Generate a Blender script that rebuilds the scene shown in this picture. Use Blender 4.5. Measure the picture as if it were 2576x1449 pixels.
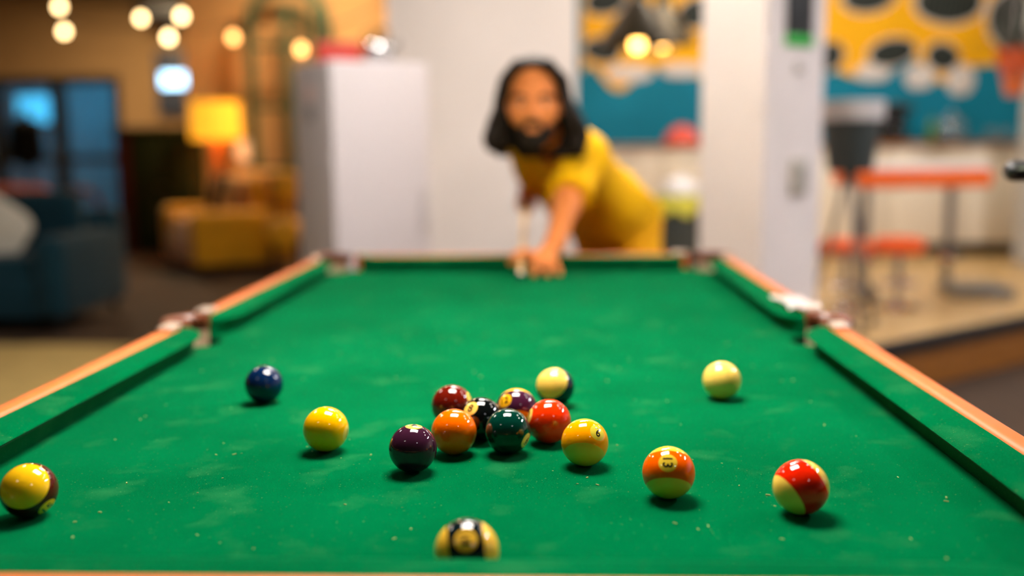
import bpy, bmesh, math, random
import numpy as np
from mathutils import Vector, Matrix

for o in list(bpy.data.objects):
    bpy.data.objects.remove(o, do_unlink=True)
S = bpy.context.scene
C = S.collection
random.seed(7)
rng = np.random.default_rng(7)
PI = math.pi

# ------------------------------------------------------------------ camera
CAM = Vector((0.0877, -1.7073, 1.139))
PITCH, YAW, ROLL = 0.1415, -0.0411, -0.0098
F = Vector((math.sin(YAW)*math.cos(PITCH), math.cos(YAW)*math.cos(PITCH), -math.sin(PITCH)))
R0 = Vector((math.cos(YAW), -math.sin(YAW), 0))
U0 = R0.cross(F)
RV = R0*math.cos(ROLL) + U0*math.sin(ROLL)
UV = U0*math.cos(ROLL) - R0*math.sin(ROLL)
cd = bpy.data.cameras.new('camera')
cam = bpy.data.objects.new('camera', cd)
C.objects.link(cam)
cam.matrix_world = Matrix((
    (RV.x, UV.x, -F.x, CAM.x), (RV.y, UV.y, -F.y, CAM.y), (RV.z, UV.z, -F.z, CAM.z), (0, 0, 0, 1)))
cd.sensor_width = 36
cd.lens = 2477/2576*36
cd.clip_start = 0.02
cd.dof.use_dof = True
cd.dof.focus_distance = 1.02
cd.dof.aperture_fstop = 1.45
S.camera = cam

# ------------------------------------------------------------------ world, exposure
w = bpy.data.worlds.new('world')
S.world = w
w.use_nodes = True
w.node_tree.nodes['Background'].inputs[0].default_value = (0.9, 0.75, 0.6, 1)
w.node_tree.nodes['Background'].inputs[1].default_value = 0.05
S.view_settings.view_transform = 'Standard'
S.view_settings.look = 'None'
S.view_settings.gamma = 1
S.view_settings.use_curve_mapping = False
S.view_settings.exposure = 0.2

LAMP_WARM = (1.0, 0.91, 0.82)
LAMP_COOL = (0.95, 0.93, 1.0)
LAMP_W = 62.0        # radiance of the ceiling lamps over the games area
LAMP_K = 110.0        # radiance of the kitchen ceiling lamps

# ------------------------------------------------------------------ materials
MATS = {}
def lin(c):
    return tuple(((v/255)/12.92 if v/255 <= .04045 else ((v/255+.055)/1.055)**2.4) for v in c)

def mat(name, rgb, rough=.5, metal=0., var=0., scale=20., bump=0., bscale=200., emit=0., ecol=None,
        coat=0., sheen=0., trans=0., spec=None, alpha=1., rvar=0.):
    if name in MATS:
        return MATS[name]
    m = bpy.data.materials.new(name)
    m.use_nodes = True
    nt = m.node_tree
    b = nt.nodes['Principled BSDF']
    col = lin(rgb)+(1,)
    b.inputs['Base Color'].default_value = col
    b.inputs['Roughness'].default_value = rough
    b.inputs['Metallic'].default_value = metal
    b.inputs['Coat Weight'].default_value = coat
    b.inputs['Coat Roughness'].default_value = .04
    b.inputs['Sheen Weight'].default_value = sheen
    b.inputs['Transmission Weight'].default_value = trans
    b.inputs['Alpha'].default_value = alpha
    if spec is None and rough >= .55:
        spec = .2
    if spec is not None:
        b.inputs['Specular IOR Level'].default_value = spec
    if emit:
        b.inputs['Emission Color'].default_value = lin(ecol or rgb)+(1,)
        b.inputs['Emission Strength'].default_value = emit
    tc = nt.nodes.new('ShaderNodeTexCoord')
    n = nt.nodes.new('ShaderNodeTexNoise')
    n.inputs['Scale'].default_value = scale
    n.inputs['Detail'].default_value = 5
    nt.links.new(tc.outputs['Object'], n.inputs['Vector'])
    if var:
        rmp = nt.nodes.new('ShaderNodeValToRGB')
        rmp.color_ramp.elements[0].position = .3
        rmp.color_ramp.elements[1].position = .7
        rmp.color_ramp.elements[0].color = tuple(v*(1-var) for v in col[:3])+(1,)
        rmp.color_ramp.elements[1].color = tuple(min(1, v*(1+var)) for v in col[:3])+(1,)
        nt.links.new(n.outputs['Fac'], rmp.inputs['Fac'])
        nt.links.new(rmp.outputs['Color'], b.inputs['Base Color'])
    if bump:
        n2 = nt.nodes.new('ShaderNodeTexNoise')
        n2.inputs['Scale'].default_value = bscale
        n2.inputs['Detail'].default_value = 3
        nt.links.new(tc.outputs['Object'], n2.inputs['Vector'])
        bp = nt.nodes.new('ShaderNodeBump')
        bp.inputs['Strength'].default_value = bump
        bp.inputs['Distance'].default_value = .002
        nt.links.new(n2.outputs['Fac'], bp.inputs['Height'])
        nt.links.new(bp.outputs['Normal'], b.inputs['Normal'])
    MATS[name] = m
    return m

def wood(name, a, b_, scale=6., rough=.35, coat=.3, axis=1):
    if name in MATS:
        return MATS[name]
    m = bpy.data.materials.new(name)
    m.use_nodes = True
    nt = m.node_tree
    b = nt.nodes['Principled BSDF']
    b.inputs['Roughness'].default_value = rough
    b.inputs['Coat Weight'].default_value = coat
    tc = nt.nodes.new('ShaderNodeTexCoord')
    mp = nt.nodes.new('ShaderNodeMapping')
    sc = [scale*8]*3
    sc[axis] = scale*.5
    mp.inputs['Scale'].default_value = sc
    n = nt.nodes.new('ShaderNodeTexNoise')
    n.inputs['Scale'].default_value = 1.
    n.inputs['Detail'].default_value = 6
    n.inputs['Distortion'].default_value = .6
    r = nt.nodes.new('ShaderNodeValToRGB')
    r.color_ramp.elements[0].position = .3
    r.color_ramp.elements[1].position = .72
    r.color_ramp.elements[0].color = lin(a)+(1,)
    r.color_ramp.elements[1].color = lin(b_)+(1,)
    nt.links.new(tc.outputs['Object'], mp.inputs['Vector'])
    nt.links.new(mp.outputs['Vector'], n.inputs['Vector'])
    nt.links.new(n.outputs['Fac'], r.inputs['Fac'])
    nt.links.new(r.outputs['Color'], b.inputs['Base Color'])
    MATS[name] = m
    return m

def cloth_material():
    m = bpy.data.materials.new('green_baize')
    m.use_nodes = True
    nt = m.node_tree
    L = nt.links.new
    b = nt.nodes['Principled BSDF']
    b.inputs['Roughness'].default_value = .5
    b.inputs['Specular IOR Level'].default_value = 0.
    b.inputs['Sheen Weight'].default_value = .14
    b.inputs['Sheen Roughness'].default_value = .22
    b.inputs['Sheen Tint'].default_value = (.5, 1.0, .7, 1)
    tc = nt.nodes.new('ShaderNodeTexCoord')
    def noise(scale, detail=4, lo=.35, hi=.65):
        n = nt.nodes.new('ShaderNodeTexNoise')
        n.inputs['Scale'].default_value = scale
        n.inputs['Detail'].default_value = detail
        L(tc.outputs['Object'], n.inputs['Vector'])
        mr = nt.nodes.new('ShaderNodeMapRange')
        mr.inputs['From Min'].default_value = lo
        mr.inputs['From Max'].default_value = hi
        L(n.outputs['Fac'], mr.inputs['Value'])
        return mr.outputs['Result']
    def mix(f, a, c, scale=1.):
        mx = nt.nodes.new('ShaderNodeMix')
        mx.data_type = 'RGBA'
        if isinstance(f, float):
            mx.inputs['Factor'].default_value = f
        else:
            ml = nt.nodes.new('ShaderNodeMath'); ml.operation = 'MULTIPLY'
            ml.inputs[1].default_value = scale
            L(f, ml.inputs[0]); L(ml.outputs[0], mx.inputs['Factor'])
        for s, v in (('A', a), ('B', c)):
            i = [q for q in mx.inputs if q.identifier == s+'_Color'][0]
            if isinstance(v, tuple):
                i.default_value = lin(v)+(1,)
            else:
                L(v, i)
        return [q for q in mx.outputs if q.identifier == 'Result_Color'][0]
    c = mix(noise(5.), (0, 80, 42), (0, 92, 50))
    c = mix(noise(900., 2, .45, .7), c, (0, 99, 56), .8)       # fibres
    c = mix(noise(16., 6, .56, .78), c, (50, 118, 70), .38)   # worn, chalky patches
    c = mix(noise(330., 3, .66, .72), c, (108, 136, 80), .35)  # fine lint
    L(c, b.inputs['Base Color'])
    n2 = nt.nodes.new('ShaderNodeTexNoise')
    n2.inputs['Scale'].default_value = 1400
    L(tc.outputs['Object'], n2.inputs['Vector'])
    bp = nt.nodes.new('ShaderNodeBump')
    bp.inputs['Strength'].default_value = .35
    bp.inputs['Distance'].default_value = .0006
    L(n2.outputs['Fac'], bp.inputs['Height'])
    L(bp.outputs['Normal'], b.inputs['Normal'])
    MATS['baize'] = m
    return m

def ball_material(name, colour, striped, cream=(250, 205, 92)):
    m = bpy.data.materials.new(name)
    m.use_nodes = True
    nt = m.node_tree
    L = nt.links.new
    b = nt.nodes['Principled BSDF']
    b.inputs['Roughness'].default_value = .055
    tc = nt.nodes.new('ShaderNodeTexCoord')
    sp = nt.nodes.new('ShaderNodeSeparateXYZ')
    L(tc.outputs['Object'], sp.inputs[0])
    def step(sock, thr, soft, both=True):
        a = nt.nodes.new('ShaderNodeMath'); a.operation = 'ABSOLUTE' if both else 'ADD'
        L(sock, a.inputs[0])
        a.inputs[1].default_value = 0
        mr = nt.nodes.new('ShaderNodeMapRange')
        mr.inputs['From Min'].default_value = thr-soft
        mr.inputs['From Max'].default_value = thr+soft
        L(a.outputs[0], mr.inputs['Value'])
        return mr.outputs['Result']
    spot = step(sp.outputs['X'], BR*.935, BR*.006, False)
    f = spot
    if striped:
        cap = step(sp.outputs['Z'], BR*.54, BR*.008)
        mx = nt.nodes.new('ShaderNodeMath'); mx.operation = 'MAXIMUM'
        L(spot, mx.inputs[0]); L(cap, mx.inputs[1])
        f = mx.outputs[0]
    mix = nt.nodes.new('ShaderNodeMix'); mix.data_type = 'RGBA'
    [q for q in mix.inputs if q.identifier == 'A_Color'][0].default_value = lin(colour)+(1,)
    [q for q in mix.inputs if q.identifier == 'B_Color'][0].default_value = lin(cream)+(1,)
    L(f, mix.inputs['Factor'])
    L([q for q in mix.outputs if q.identifier == 'Result_Color'][0], b.inputs['Base Color'])
    return m

# ------------------------------------------------------------------ mesh helpers
def link(name, me, m, parent=None):
    o = bpy.data.objects.new(name, me)
    C.objects.link(o)
    if m is not None:
        me.materials.clear()
        me.materials.append(m)
    if parent is not None:
        o.parent = parent
    return o

def obj(name, bm, m, parent=None, smooth=True, angle=35):
    me = bpy.data.meshes.new(name)
    bmesh.ops.recalc_face_normals(bm, faces=bm.faces)
    bm.to_mesh(me)
    bm.free()
    if smooth:
        me.polygons.foreach_set('use_smooth', [True]*len(me.polygons))
        me.set_sharp_from_angle(angle=math.radians(angle))
    return link(name, me, m, parent)

def thing(name, label, cat, loc=(0, 0, 0), rotz=0, group=None):
    o = bpy.data.objects.new(name, None)
    o.empty_display_size = .05
    C.objects.link(o)
    o.location = loc
    o.rotation_euler = (0, 0, rotz)
    return tag(o, label, cat, group)

def tag(o, label, cat, group=None):
    o['label'] = label
    o['category'] = cat
    if group:
        o['group'] = group
    return o

def struct(name, bm, m, label=None, smooth=False):
    o = obj(name, bm, m, smooth=smooth)
    o['kind'] = 'structure'
    if label:
        o['label'] = label
    return o

def box(c, s, bev=0., seg=2, rz=0., bm=None, rx=0., ry=0.):
    """box of size s centred at c, bevelled"""
    t = bmesh.new()
    bmesh.ops.create_cube(t, size=1)
    bmesh.ops.scale(t, vec=s, verts=t.verts)
    if bev:
        bmesh.ops.bevel(t, geom=t.edges[:], offset=bev, segments=seg, affect='EDGES', profile=.5)
    M = Matrix.Translation(c) @ Matrix.Rotation(rz, 4, 'Z') @ Matrix.Rotation(ry, 4, 'Y') @ Matrix.Rotation(rx, 4, 'X')
    bmesh.ops.transform(t, matrix=M, verts=t.verts)
    return merge(bm, t)

def merge(bm, t):
    if bm is None:
        return t
    me = bpy.data.meshes.new('tmp')
    t.to_mesh(me)
    t.free()
    bm.from_mesh(me)
    bpy.data.meshes.remove(me)
    return bm

def tube(pts, rad, n=10, bm=None, caps=True):
    """round tube along pts with a radius per point"""
    pts = [Vector(p) for p in pts]
    if not hasattr(rad, '__len__'):
        rad = [rad]*len(pts)
    t = bmesh.new()
    rings = []
    ref = None
    for i, p in enumerate(pts):
        d = (pts[min(i+1, len(pts)-1)] - pts[max(i-1, 0)]).normalized()
        if ref is None:
            ref = Vector((0, 0, 1)) if abs(d.z) < .9 else Vector((1, 0, 0))
        u = (ref - d*ref.dot(d)).normalized()
        v = d.cross(u)
        ref = u
        rings.append([t.verts.new(p + (u*math.cos(2*PI*k/n) + v*math.sin(2*PI*k/n))*rad[i]) for k in range(n)])
    for a, b in zip(rings, rings[1:]):
        for k in range(n):
            t.faces.new((a[k], a[(k+1) % n], b[(k+1) % n], b[k]))
    if caps:
        t.faces.new(rings[0][::-1])
        t.faces.new(rings[-1])
    return merge(bm, t)

def lathe(prof, n=32, c=(0, 0, 0), bm=None, close=False):
    """profile of (r, z) spun about z"""
    t = bmesh.new()
    rings = []
    for r, z in prof:
        if r < 1e-6:
            rings.append([t.verts.new((c[0], c[1], c[2]+z))])
        else:
            rings.append([t.verts.new((c[0]+r*math.cos(2*PI*k/n), c[1]+r*math.sin(2*PI*k/n), c[2]+z)) for k in range(n)])
    pairs = list(zip(rings, rings[1:]))
    if close:
        pairs.append((rings[-1], rings[0]))
    for a, b in pairs:
        for k in range(n):
            k2 = (k+1) % n
            if len(a) == 1 and len(b) == 1:
                continue
            if len(a) == 1:
                t.faces.new((a[0], b[k2], b[k]))
            elif len(b) == 1:
                t.faces.new((a[k], a[k2], b[0]))
            else:
                t.faces.new((a[k], a[k2], b[k2], b[k]))
    return merge(bm, t)

def prism(poly, z0, z1, bm=None):
    """polygon (x, y) extruded z0..z1"""
    t = bmesh.new()
    a = [t.verts.new((x, y, z0)) for x, y in poly]
    b = [t.verts.new((x, y, z1)) for x, y in poly]
    t.faces.new(a[::-1])
    t.faces.new(b)
    n = len(poly)
    for k in range(n):
        t.faces.new((a[k], a[(k+1) % n], b[(k+1) % n], b[k]))
    return merge(bm, t)

def xz_prism(poly, y0, y1, bm=None):
    t = prism(poly, 0, 1)
    for v in t.verts:
        x, z, k = v.co
        v.co = (x, y0 + k*(y1-y0), z)
    return merge(bm, t)

def cushion_mesh(c, s, puff=.25, n=10, rot=None):
    """soft pillow: a pinched super-ellipsoid box"""
    t = bmesh.new()
    bmesh.ops.create_uvsphere(t, u_segments=28, v_segments=18, radius=1)
    for v in t.verts:
        x, y, z = v.co
        f = lambda a, e: math.copysign(abs(a)**e, a)
        X, Z = f(x, .45), f(z, .45)
        e = 1 - puff*(max(abs(X), abs(Z))**4)
        v.co = (X*s[0]/2, y*s[1]/2*e, Z*s[2]/2)
    M = Matrix.Translation(c) @ (rot or Matrix())
    bmesh.ops.transform(t, matrix=M, verts=t.verts)
    return t

# implicit surfaces: smooth unions of tapered capsules, meshed with surface nets
class Field:
    def __init__(self, lo, hi, h):
        self.lo, self.h = np.array(lo, float), h
        self.n = np.ceil((np.array(hi)-self.lo)/h).astype(int)+1
        self.F = np.full(self.n, .5, np.float32)
    def _slice(self, a, b):
        i0 = np.clip(((np.array(a)-self.lo)/self.h).astype(int)-1, 0, self.n-1)
        i1 = np.clip(np.ceil((np.array(b)-self.lo)/self.h).astype(int)+2, 1, self.n)
        sl = tuple(slice(p, q) for p, q in zip(i0, i1))
        ax = [self.lo[k]+self.h*np.arange(i0[k], i1[k]) for k in range(3)]
        return sl, np.meshgrid(*ax, indexing='ij')
    def _union(self, sl, d, k, sub=False):
        G = self.F[sl]
        if sub:
            self.F[sl] = np.maximum(G, -d)
            return
        if k > 0:
            hh = np.clip(.5+.5*(d-G)/k, 0, 1)
            self.F[sl] = d*(1-hh)+G*hh - k*hh*(1-hh)
        else:
            self.F[sl] = np.minimum(G, d)
    def cone(self, a, b, ra, rb=None, k=.02, sub=False):
        rb = ra if rb is None else rb
        a, b = np.array(a, float), np.array(b, float)
        r = max(ra, rb)+k*1.5+self.h*3
        sl, (X, Y, Z) = self._slice(np.minimum(a, b)-r, np.maximum(a, b)+r)
        ab = b-a
        L2 = max(ab@ab, 1e-9)
        t = np.clip(((X-a[0])*ab[0]+(Y-a[1])*ab[1]+(Z-a[2])*ab[2])/L2, 0, 1)
        d = np.sqrt((X-a[0]-t*ab[0])**2+(Y-a[1]-t*ab[1])**2+(Z-a[2]-t*ab[2])**2)-(ra+(rb-ra)*t)
        self._union(sl, d.astype(np.float32), k, sub)
        return self
    def ell(self, c, r, k=.02, sub=False):
        c, r = np.array(c, float), np.array(r, float)
        m = r+k*1.5+self.h*3
        sl, (X, Y, Z) = self._slice(c-m, c+m)
        q = np.sqrt(((X-c[0])/r[0])**2+((Y-c[1])/r[1])**2+((Z-c[2])/r[2])**2)
        d = (q-1)*r.min()
        self._union(sl, d.astype(np.float32), k, sub)
        return self
    def chain(self, pts, rad, k=.01):
        for i in range(len(pts)-1):
            self.cone(pts[i], pts[i+1], rad[i], rad[i+1], k)
        return self
    def cut(self, p, n):
        """remove the half space on the side the normal points to"""
        ax = [self.lo[k]+self.h*np.arange(self.n[k]) for k in range(3)]
        n = np.array(n, float); n /= np.linalg.norm(n)
        X, Y, Z = np.meshgrid(*ax, indexing='ij')
        d = (X-p[0])*n[0]+(Y-p[1])*n[1]+(Z-p[2])*n[2]
        self.F = np.maximum(self.F, d.astype(np.float32))
        return self
    def mesh(self, name, m, parent=None):
        Fv = self.F
        nx, ny, nz = Fv.shape
        cs = (nx-1, ny-1, nz-1)
        acc = np.zeros(cs+(3,), np.float32)
        cnt = np.zeros(cs, np.float32)
        for ax in range(3):
            o1, o2 = [k for k in range(3) if k != ax]
            for u in (0, 1):
                for v in (0, 1):
                    st = [0, 0, 0]; st[o1] = u; st[o2] = v
                    en = list(st); en[ax] = 1
                    A = Fv[st[0]:st[0]+cs[0], st[1]:st[1]+cs[1], st[2]:st[2]+cs[2]]
                    B = Fv[en[0]:en[0]+cs[0], en[1]:en[1]+cs[1], en[2]:en[2]+cs[2]]
                    x = (A < 0) != (B < 0)
                    t = np.where(x, A/np.where(x, A-B, 1), 0)
                    acc[..., ax] += t
                    acc[..., o1] += u*x
                    acc[..., o2] += v*x
                    cnt += x
        mask = cnt > 0
        idx = np.full(cs, -1, np.int64)
        cells = np.argwhere(mask)
        idx[mask] = np.arange(len(cells))
        V = self.lo + self.h*(cells + acc[mask]/cnt[mask][:, None])
        quads = []
        for ax in range(3):
            o1, o2 = (ax+1) % 3, (ax+2) % 3
            sa = [slice(1, -1)]*3; sa[ax] = slice(0, -1)
            sb = [slice(1, -1)]*3; sb[ax] = slice(1, None)
            A, B = Fv[tuple(sa)] < 0, Fv[tuple(sb)] < 0
            e = np.argwhere(A != B)
            if not len(e):
                continue
            inside = A[A != B]
            base = e.copy()
            base[:, o1] += 1
            base[:, o2] += 1
            def cell(d1, d2):
                q = base.copy(); q[:, o1] += d1; q[:, o2] += d2
                q = np.clip(q, 0, np.array(cs)-1)
                return idx[q[:, 0], q[:, 1], q[:, 2]]
            Q = np.stack([cell(-1, -1), cell(0, -1), cell(0, 0), cell(-1, 0)], 1)
            Q[~inside] = Q[~inside][:, ::-1]
            quads.append(Q)
        Q = np.concatenate(quads)
        Q = Q[(Q >= 0).all(1)]
        me = bpy.data.meshes.new(name)
        me.vertices.add(len(V)); me.vertices.foreach_set('co', V.astype(np.float32).ravel())
        me.loops.add(len(Q)*4); me.loops.foreach_set('vertex_index', Q.astype(np.int32).ravel())
        me.polygons.add(len(Q))
        me.polygons.foreach_set('loop_start', np.arange(len(Q), dtype=np.int32)*4)
        me.polygons.foreach_set('use_smooth', np.ones(len(Q), bool))
        me.update(calc_edges=True)
        me.validate()
        return link(name, me, m, parent)

# ------------------------------------------------------------------ the room
wall_white = mat('white_wall_paint', (226, 217, 210), .75, var=.03, scale=3, bump=.1, bscale=90)
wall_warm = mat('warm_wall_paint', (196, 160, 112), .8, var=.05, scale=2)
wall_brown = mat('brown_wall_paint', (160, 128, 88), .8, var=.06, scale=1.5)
floor_m = wood('dark_wood_floor', (44, 28, 10), (66, 42, 14), 3, .9, .0)
ceil_m = mat('ceiling_paint', (84, 78, 70), .9, var=.03)

struct('floor', box((-1.5, 4.5, -.05), (17, 21, .1)), floor_m, 'dark wooden floor')
struct('ceiling', box((-1.5, 4.5, 3.65), (17, 21, .1)), ceil_m)
struct('wall_behind', box((-1.5, -5.05, 1.8), (17, .1, 3.6)), mat('rear_wall_paint', (110, 100, 90), .8))
struct('wall_left', box((-9.95, 4.5, 1.8), (.1, 19, 3.6)), wall_brown)
struct('wall_right', box((6.05, 4.5, 1.8), (.1, 19, 3.6)), wall_white)
# far wall with the opening of the glazed doors (x -9.9 .. -6.8, z 0 .. 2.33)
bm = box((-4.0, 14.1, 1.8), (5.55, .2, 3.6))
box((-8.34, 14.1, 2.97), (3.12, .2, 1.26), bm=bm)
struct('wall_back', bm, wall_brown)
# wall of the lounge corner, lit by the floor lamp
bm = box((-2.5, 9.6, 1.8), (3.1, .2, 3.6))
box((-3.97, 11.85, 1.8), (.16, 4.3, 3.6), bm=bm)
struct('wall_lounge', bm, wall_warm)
# white partition behind the player, and the kitchen walls behind it
bm = box((-.35, 4.7, 1.8), (1.19, .2, 3.6))
box((.145, 5.8, 1.8), (.2, 2.0, 3.6), bm=bm)
box((-.845, 7.15, 1.8), (.2, 4.7, 3.6), bm=bm)
struct('wall_partition', bm, wall_white, 'white partition wall behind the player')
# ---- square column standing in front of the kitchen
col = mat('column_paint', (224, 214, 208), .7, var=.03, scale=4, bump=.08, bscale=80)
A35 = math.radians(35)
cx, cy = .995 + .375/2*math.cos(A35) - .39/2*math.sin(A35), 2.6 + .375/2*math.sin(A35) + .39/2*math.cos(A35)
struct('wall_column', box((cx, cy, 1.8), (.375, .39, 3.6), .006, 1, A35), col, 'square white column left of the orange stools')
# ---- raised kitchen platform
plat = [(1.42, 2.58), (6.0, 6.05), (6.0, 6.98), (.25, 6.98), (.25, 4.8), (.75, 3.55)]
struct('floor_platform', prism(plat, .002, .235), wood('platform_riser', (120, 72, 18), (150, 92, 28), 5, .45, .2, 0), 'brown raised kitchen platform')
def shrink(poly, d):
    c = Vector((sum(p[0] for p in poly)/len(poly), sum(p[1] for p in poly)/len(poly)))
    return [tuple(Vector(p)-(Vector(p)-c).normalized()*d) for p in poly]
struct('floor_kitchen', prism(plat, .235, .25), mat('tan_vinyl', (186, 150, 92), .35, var=.08, scale=2, coat=.2))
e0, e1 = Vector((1.42, 2.58, .225)), Vector((6.0, 6.05, .225))
ed = (e1-e0).normalized(); en = Vector((ed.y, -ed.x, 0))
o = struct('trim_1', box((e0+e1)/2 + en*.012, ((e1-e0).length, .03, .07), .006, 2, math.atan2(ed.y, ed.x)), mat('black_nosing', (28, 26, 24), .5), 'dark nosing along the platform edge')

# ---- kitchen back wall: teal below, painted mural above
struct('wall_kitchen', box((3.15, 6.9+.05, 1.95), (5.9, .1, 3.3)), mat('teal_wall', (8, 122, 146), .6, var=.08, scale=3))
mural = bpy.data.objects.new('mural', None)
C.objects.link(mural)
tag(mural, 'yellow wall mural with grey striped leaves above the teal kitchen wall', 'mural')
my = 6.895
yel = mat('mural_yellow', (240, 176, 8), .6, var=.04, scale=5)
mwhite = mat('mural_white', (214, 206, 196), .6, var=.05)
mgrey = mat('mural_grey', (70, 74, 66), .6, var=.1)
mdark = mat('mural_dark', (26, 32, 28), .6, var=.1)
# yellow field with a scalloped lower edge
pts = [(.35, 3.58), (6.0, 3.58), (6.0, 1.72)]
x = 6.0
k = 0
while x > .36:
    wv = .34 + .14*math.sin(k*2.3)
    x2 = max(.35, x-wv)
    dz = .10 + .05*math.sin(k*1.7+1)
    for j in range(1, 9):
        a = PI*j/8
        pts.append((x+(x2-x)*j/8, 1.76 - dz*math.sin(a)*(1 if k % 2 else -.6)))
    x = x2
    k += 1
obj('yellow_field', xz_prism(pts[::-1], my, my-.004), yel, mural, smooth=False)
def mleaf(cx, cz, rx, rz, tilt, stripes=11, dark=mdark):
    """a painted leaf: white halo, grey body, dark stripes (flat paint, a hair proud of the wall)"""
    def ell(ax, az, n=36):
        return [(cx+ax*math.cos(2*PI*q/n)*math.cos(tilt)-az*math.sin(2*PI*q/n)*math.sin(tilt),
                 cz+ax*math.cos(2*PI*q/n)*math.sin(tilt)+az*math.sin(2*PI*q/n)*math.cos(tilt)) for q in range(n)]
    h = obj('painted_leaf', xz_prism(ell(rx*.88, rz*.86), my-.004, my-.006), mwhite, mural, smooth=False)
    obj('leaf_body', xz_prism(ell(rx*.8, rz*.76), my-.006, my-.008), mgrey, h, smooth=False)
    b = bmesh.new()
    for s in range(stripes):
        u = -.72 + 1.44*(s+.5)/stripes
        hz = rz*.72*math.sqrt(max(0, 1-(u/.8)**2))
        wd = rx*.5/stripes
        q = []
        for px, pz in ((u*rx-wd, -hz), (u*rx+wd, -hz), (u*rx+wd+rz*.18, hz), (u*rx-wd+rz*.18, hz)):
            q.append((cx+px*math.cos(tilt)-pz*math.sin(tilt), cz+px*math.sin(tilt)+pz*math.cos(tilt)))
        xz_prism(q, my-.008, my-.0095, b)
    obj('leaf_stripe', b, dark, h, smooth=False)
for a in ((2.74, 2.36, .27, .17, .1), (3.40, 2.30, .34, .22, -.05), (2.95, 1.90, .24, .15, .15), (3.37, 1.86, .17, .15, -.4, 7),
          (2.42, 1.87, .17, .15, .5, 7), (3.98, 2.15, .30, .34, .7, 13), (4.5, 2.5, .33, .2, .2), (2.35, 2.55, .22, .14, -.3, 8),
          (.55, 2.36, .22, .15, .2, 8), (.95, 2.05, .22, .14, -.3, 8), (1.32, 2.25, .22, .16, .3, 8), (.52, 1.95, .2, .13, -.2, 8),
          (1.85, 2.2, .3, .18, .1), (1.6, 1.85, .2, .12, .1, 8), (5.1, 2.1, .32, .2, .2)):
    mleaf(*a)
for cx_, cz_, rx_, rz_ in ((3.19, 1.70, .125, .10), (3.53, 1.67, .115, .125), (2.80, 1.74, .15, .07), (.75, 1.76, .2, .07), (1.2, 1.78, .18, .06)):
    obj('painted_lobe', xz_prism([(cx_+rx_*math.copysign(abs(math.cos(2*PI*q/28))**.7, math.cos(2*PI*q/28)), cz_+rz_*math.sin(2*PI*q/28)) for q in range(28)], my-.004, my-.007), mwhite, mural, smooth=False)

# ---- kitchen units
cab_m = mat('cabinet_cream', (226, 214, 190), .45, var=.02)
steel = mat('brushed_steel', (150, 150, 148), .3, 1.0)
chrome = mat('chrome', (210, 212, 215), .12, 1.0)
black = mat('black_plastic', (16, 17, 18), .4, var=.1)
dgrey = mat('dark_grey_plastic', (48, 56, 54), .5, var=.08)
where = ['under the pendant, leftmost in the row', 'under the red bowl', 'behind the white column', 'behind the grey bucket', 'behind the orange table, below the coffee maker', 'rightmost in the row, below the glass jar']
for i in range(6):
    t = thing('base_cabinet', 'cream kitchen base cabinet '+where[i], 'cabinet', (.66+.6*i, 6.58, .25), 0, 'cream base cabinets under the worktop')
    obj('body', box((0, 0, .485), (.598, .60, .77), .003, 1), cab_m, t)
    d = obj('door', box((0, -.311, .485), (.585, .02, .755), .004, 2), cab_m, t)
    obj('handle', tube([(-.12, -.33, .80), (-.12, -.352, .80), (.12, -.352, .80), (.12, -.33, .80)], .006), steel, d)
    obj('plinth', box((0, .03, .05), (.598, .5, .098)), black, t)
tag(obj('worktop', box((2.16, 6.565, 1.138), (3.62, .66, .034), .004, 2), wood('worktop_wood', (128, 78, 30), (160, 104, 48), 4, .35, .3, 0)), 'long brown wooden worktop over the cream cabinets', 'worktop')
struct('wall_pillar', box((3.80, 5.6, 1.925), (.50, .4, 3.35), .005, 1), mat('grey_paint', (176, 176, 172), .7), 'pale grey pillar at the right edge of the kitchen')
# things on the worktop (top 1.155)
t = thing('bowl', 'red bowl upside down on the worktop beside the white column', 'bowl', (1.15, 6.45, 1.156))
obj('shell', lathe([(.15, 0), (.148, .03), (.12, .09), (.07, .13), (.045, .137), (.045, .15), (.036, .15), (.036, .14), (0, .14)]), mat('red_plastic', (214, 66, 42), .35, coat=.4), t)
t = thing('coffee_maker', 'black coffee maker with a rounded hood on the worktop', 'coffee maker', (2.86, 6.5, 1.156))
obj('body', box((0, .06, .15), (.22, .14, .30), .04, 4), black, t)
obj('base', box((0, -.03, .015), (.22, .28, .03), .01, 2), black, t)
obj('hood', box((0, -.04, .27), (.22, .24, .08), .035, 4), black, t)
obj('jug', lathe([(.05, 0), (.065, .02), (.07, .07), (.055, .12), (.05, .125), (.045, .12), (.06, .07), (.055, .02), (0, .015)], c=(0, -.07, .031)), mat('smoked_glass', (40, 38, 36), .05, trans=.7), t)
glass = mat('clear_glass', (225, 235, 235), .04, trans=.92)
t = thing('glass_jar', 'tall domed glass jar on the worktop beside the green bottle', 'jar', (3.30, 6.45, 1.156))
obj('vessel', lathe([(.10, 0), (.115, .02), (.115, .12), (.09, .17), (.04, .20), (.036, .197), (.085, .165), (.108, .118), (.108, .02), (0, .012)]), glass, t)
obj('lid_knob', lathe([(.04, .197), (.042, .207), (.015, .212), (.013, .225), (.022, .237), (.014, .25), (0, .252)]), steel, t)
t = thing('bottle', 'green bottle standing beside the domed glass jar', 'bottle', (3.14, 6.42, 1.156))
obj('vessel', lathe([(.034, 0), (.037, .01), (.037, .11), (.03, .14), (.013, .165), (.012, .2), (0, .2)]), mat('green_glass', (70, 120, 30), .08, coat=.5), t)
obj('cap', lathe([(.014, .195), (.014, .215), (0, .215)]), black, t)
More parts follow.
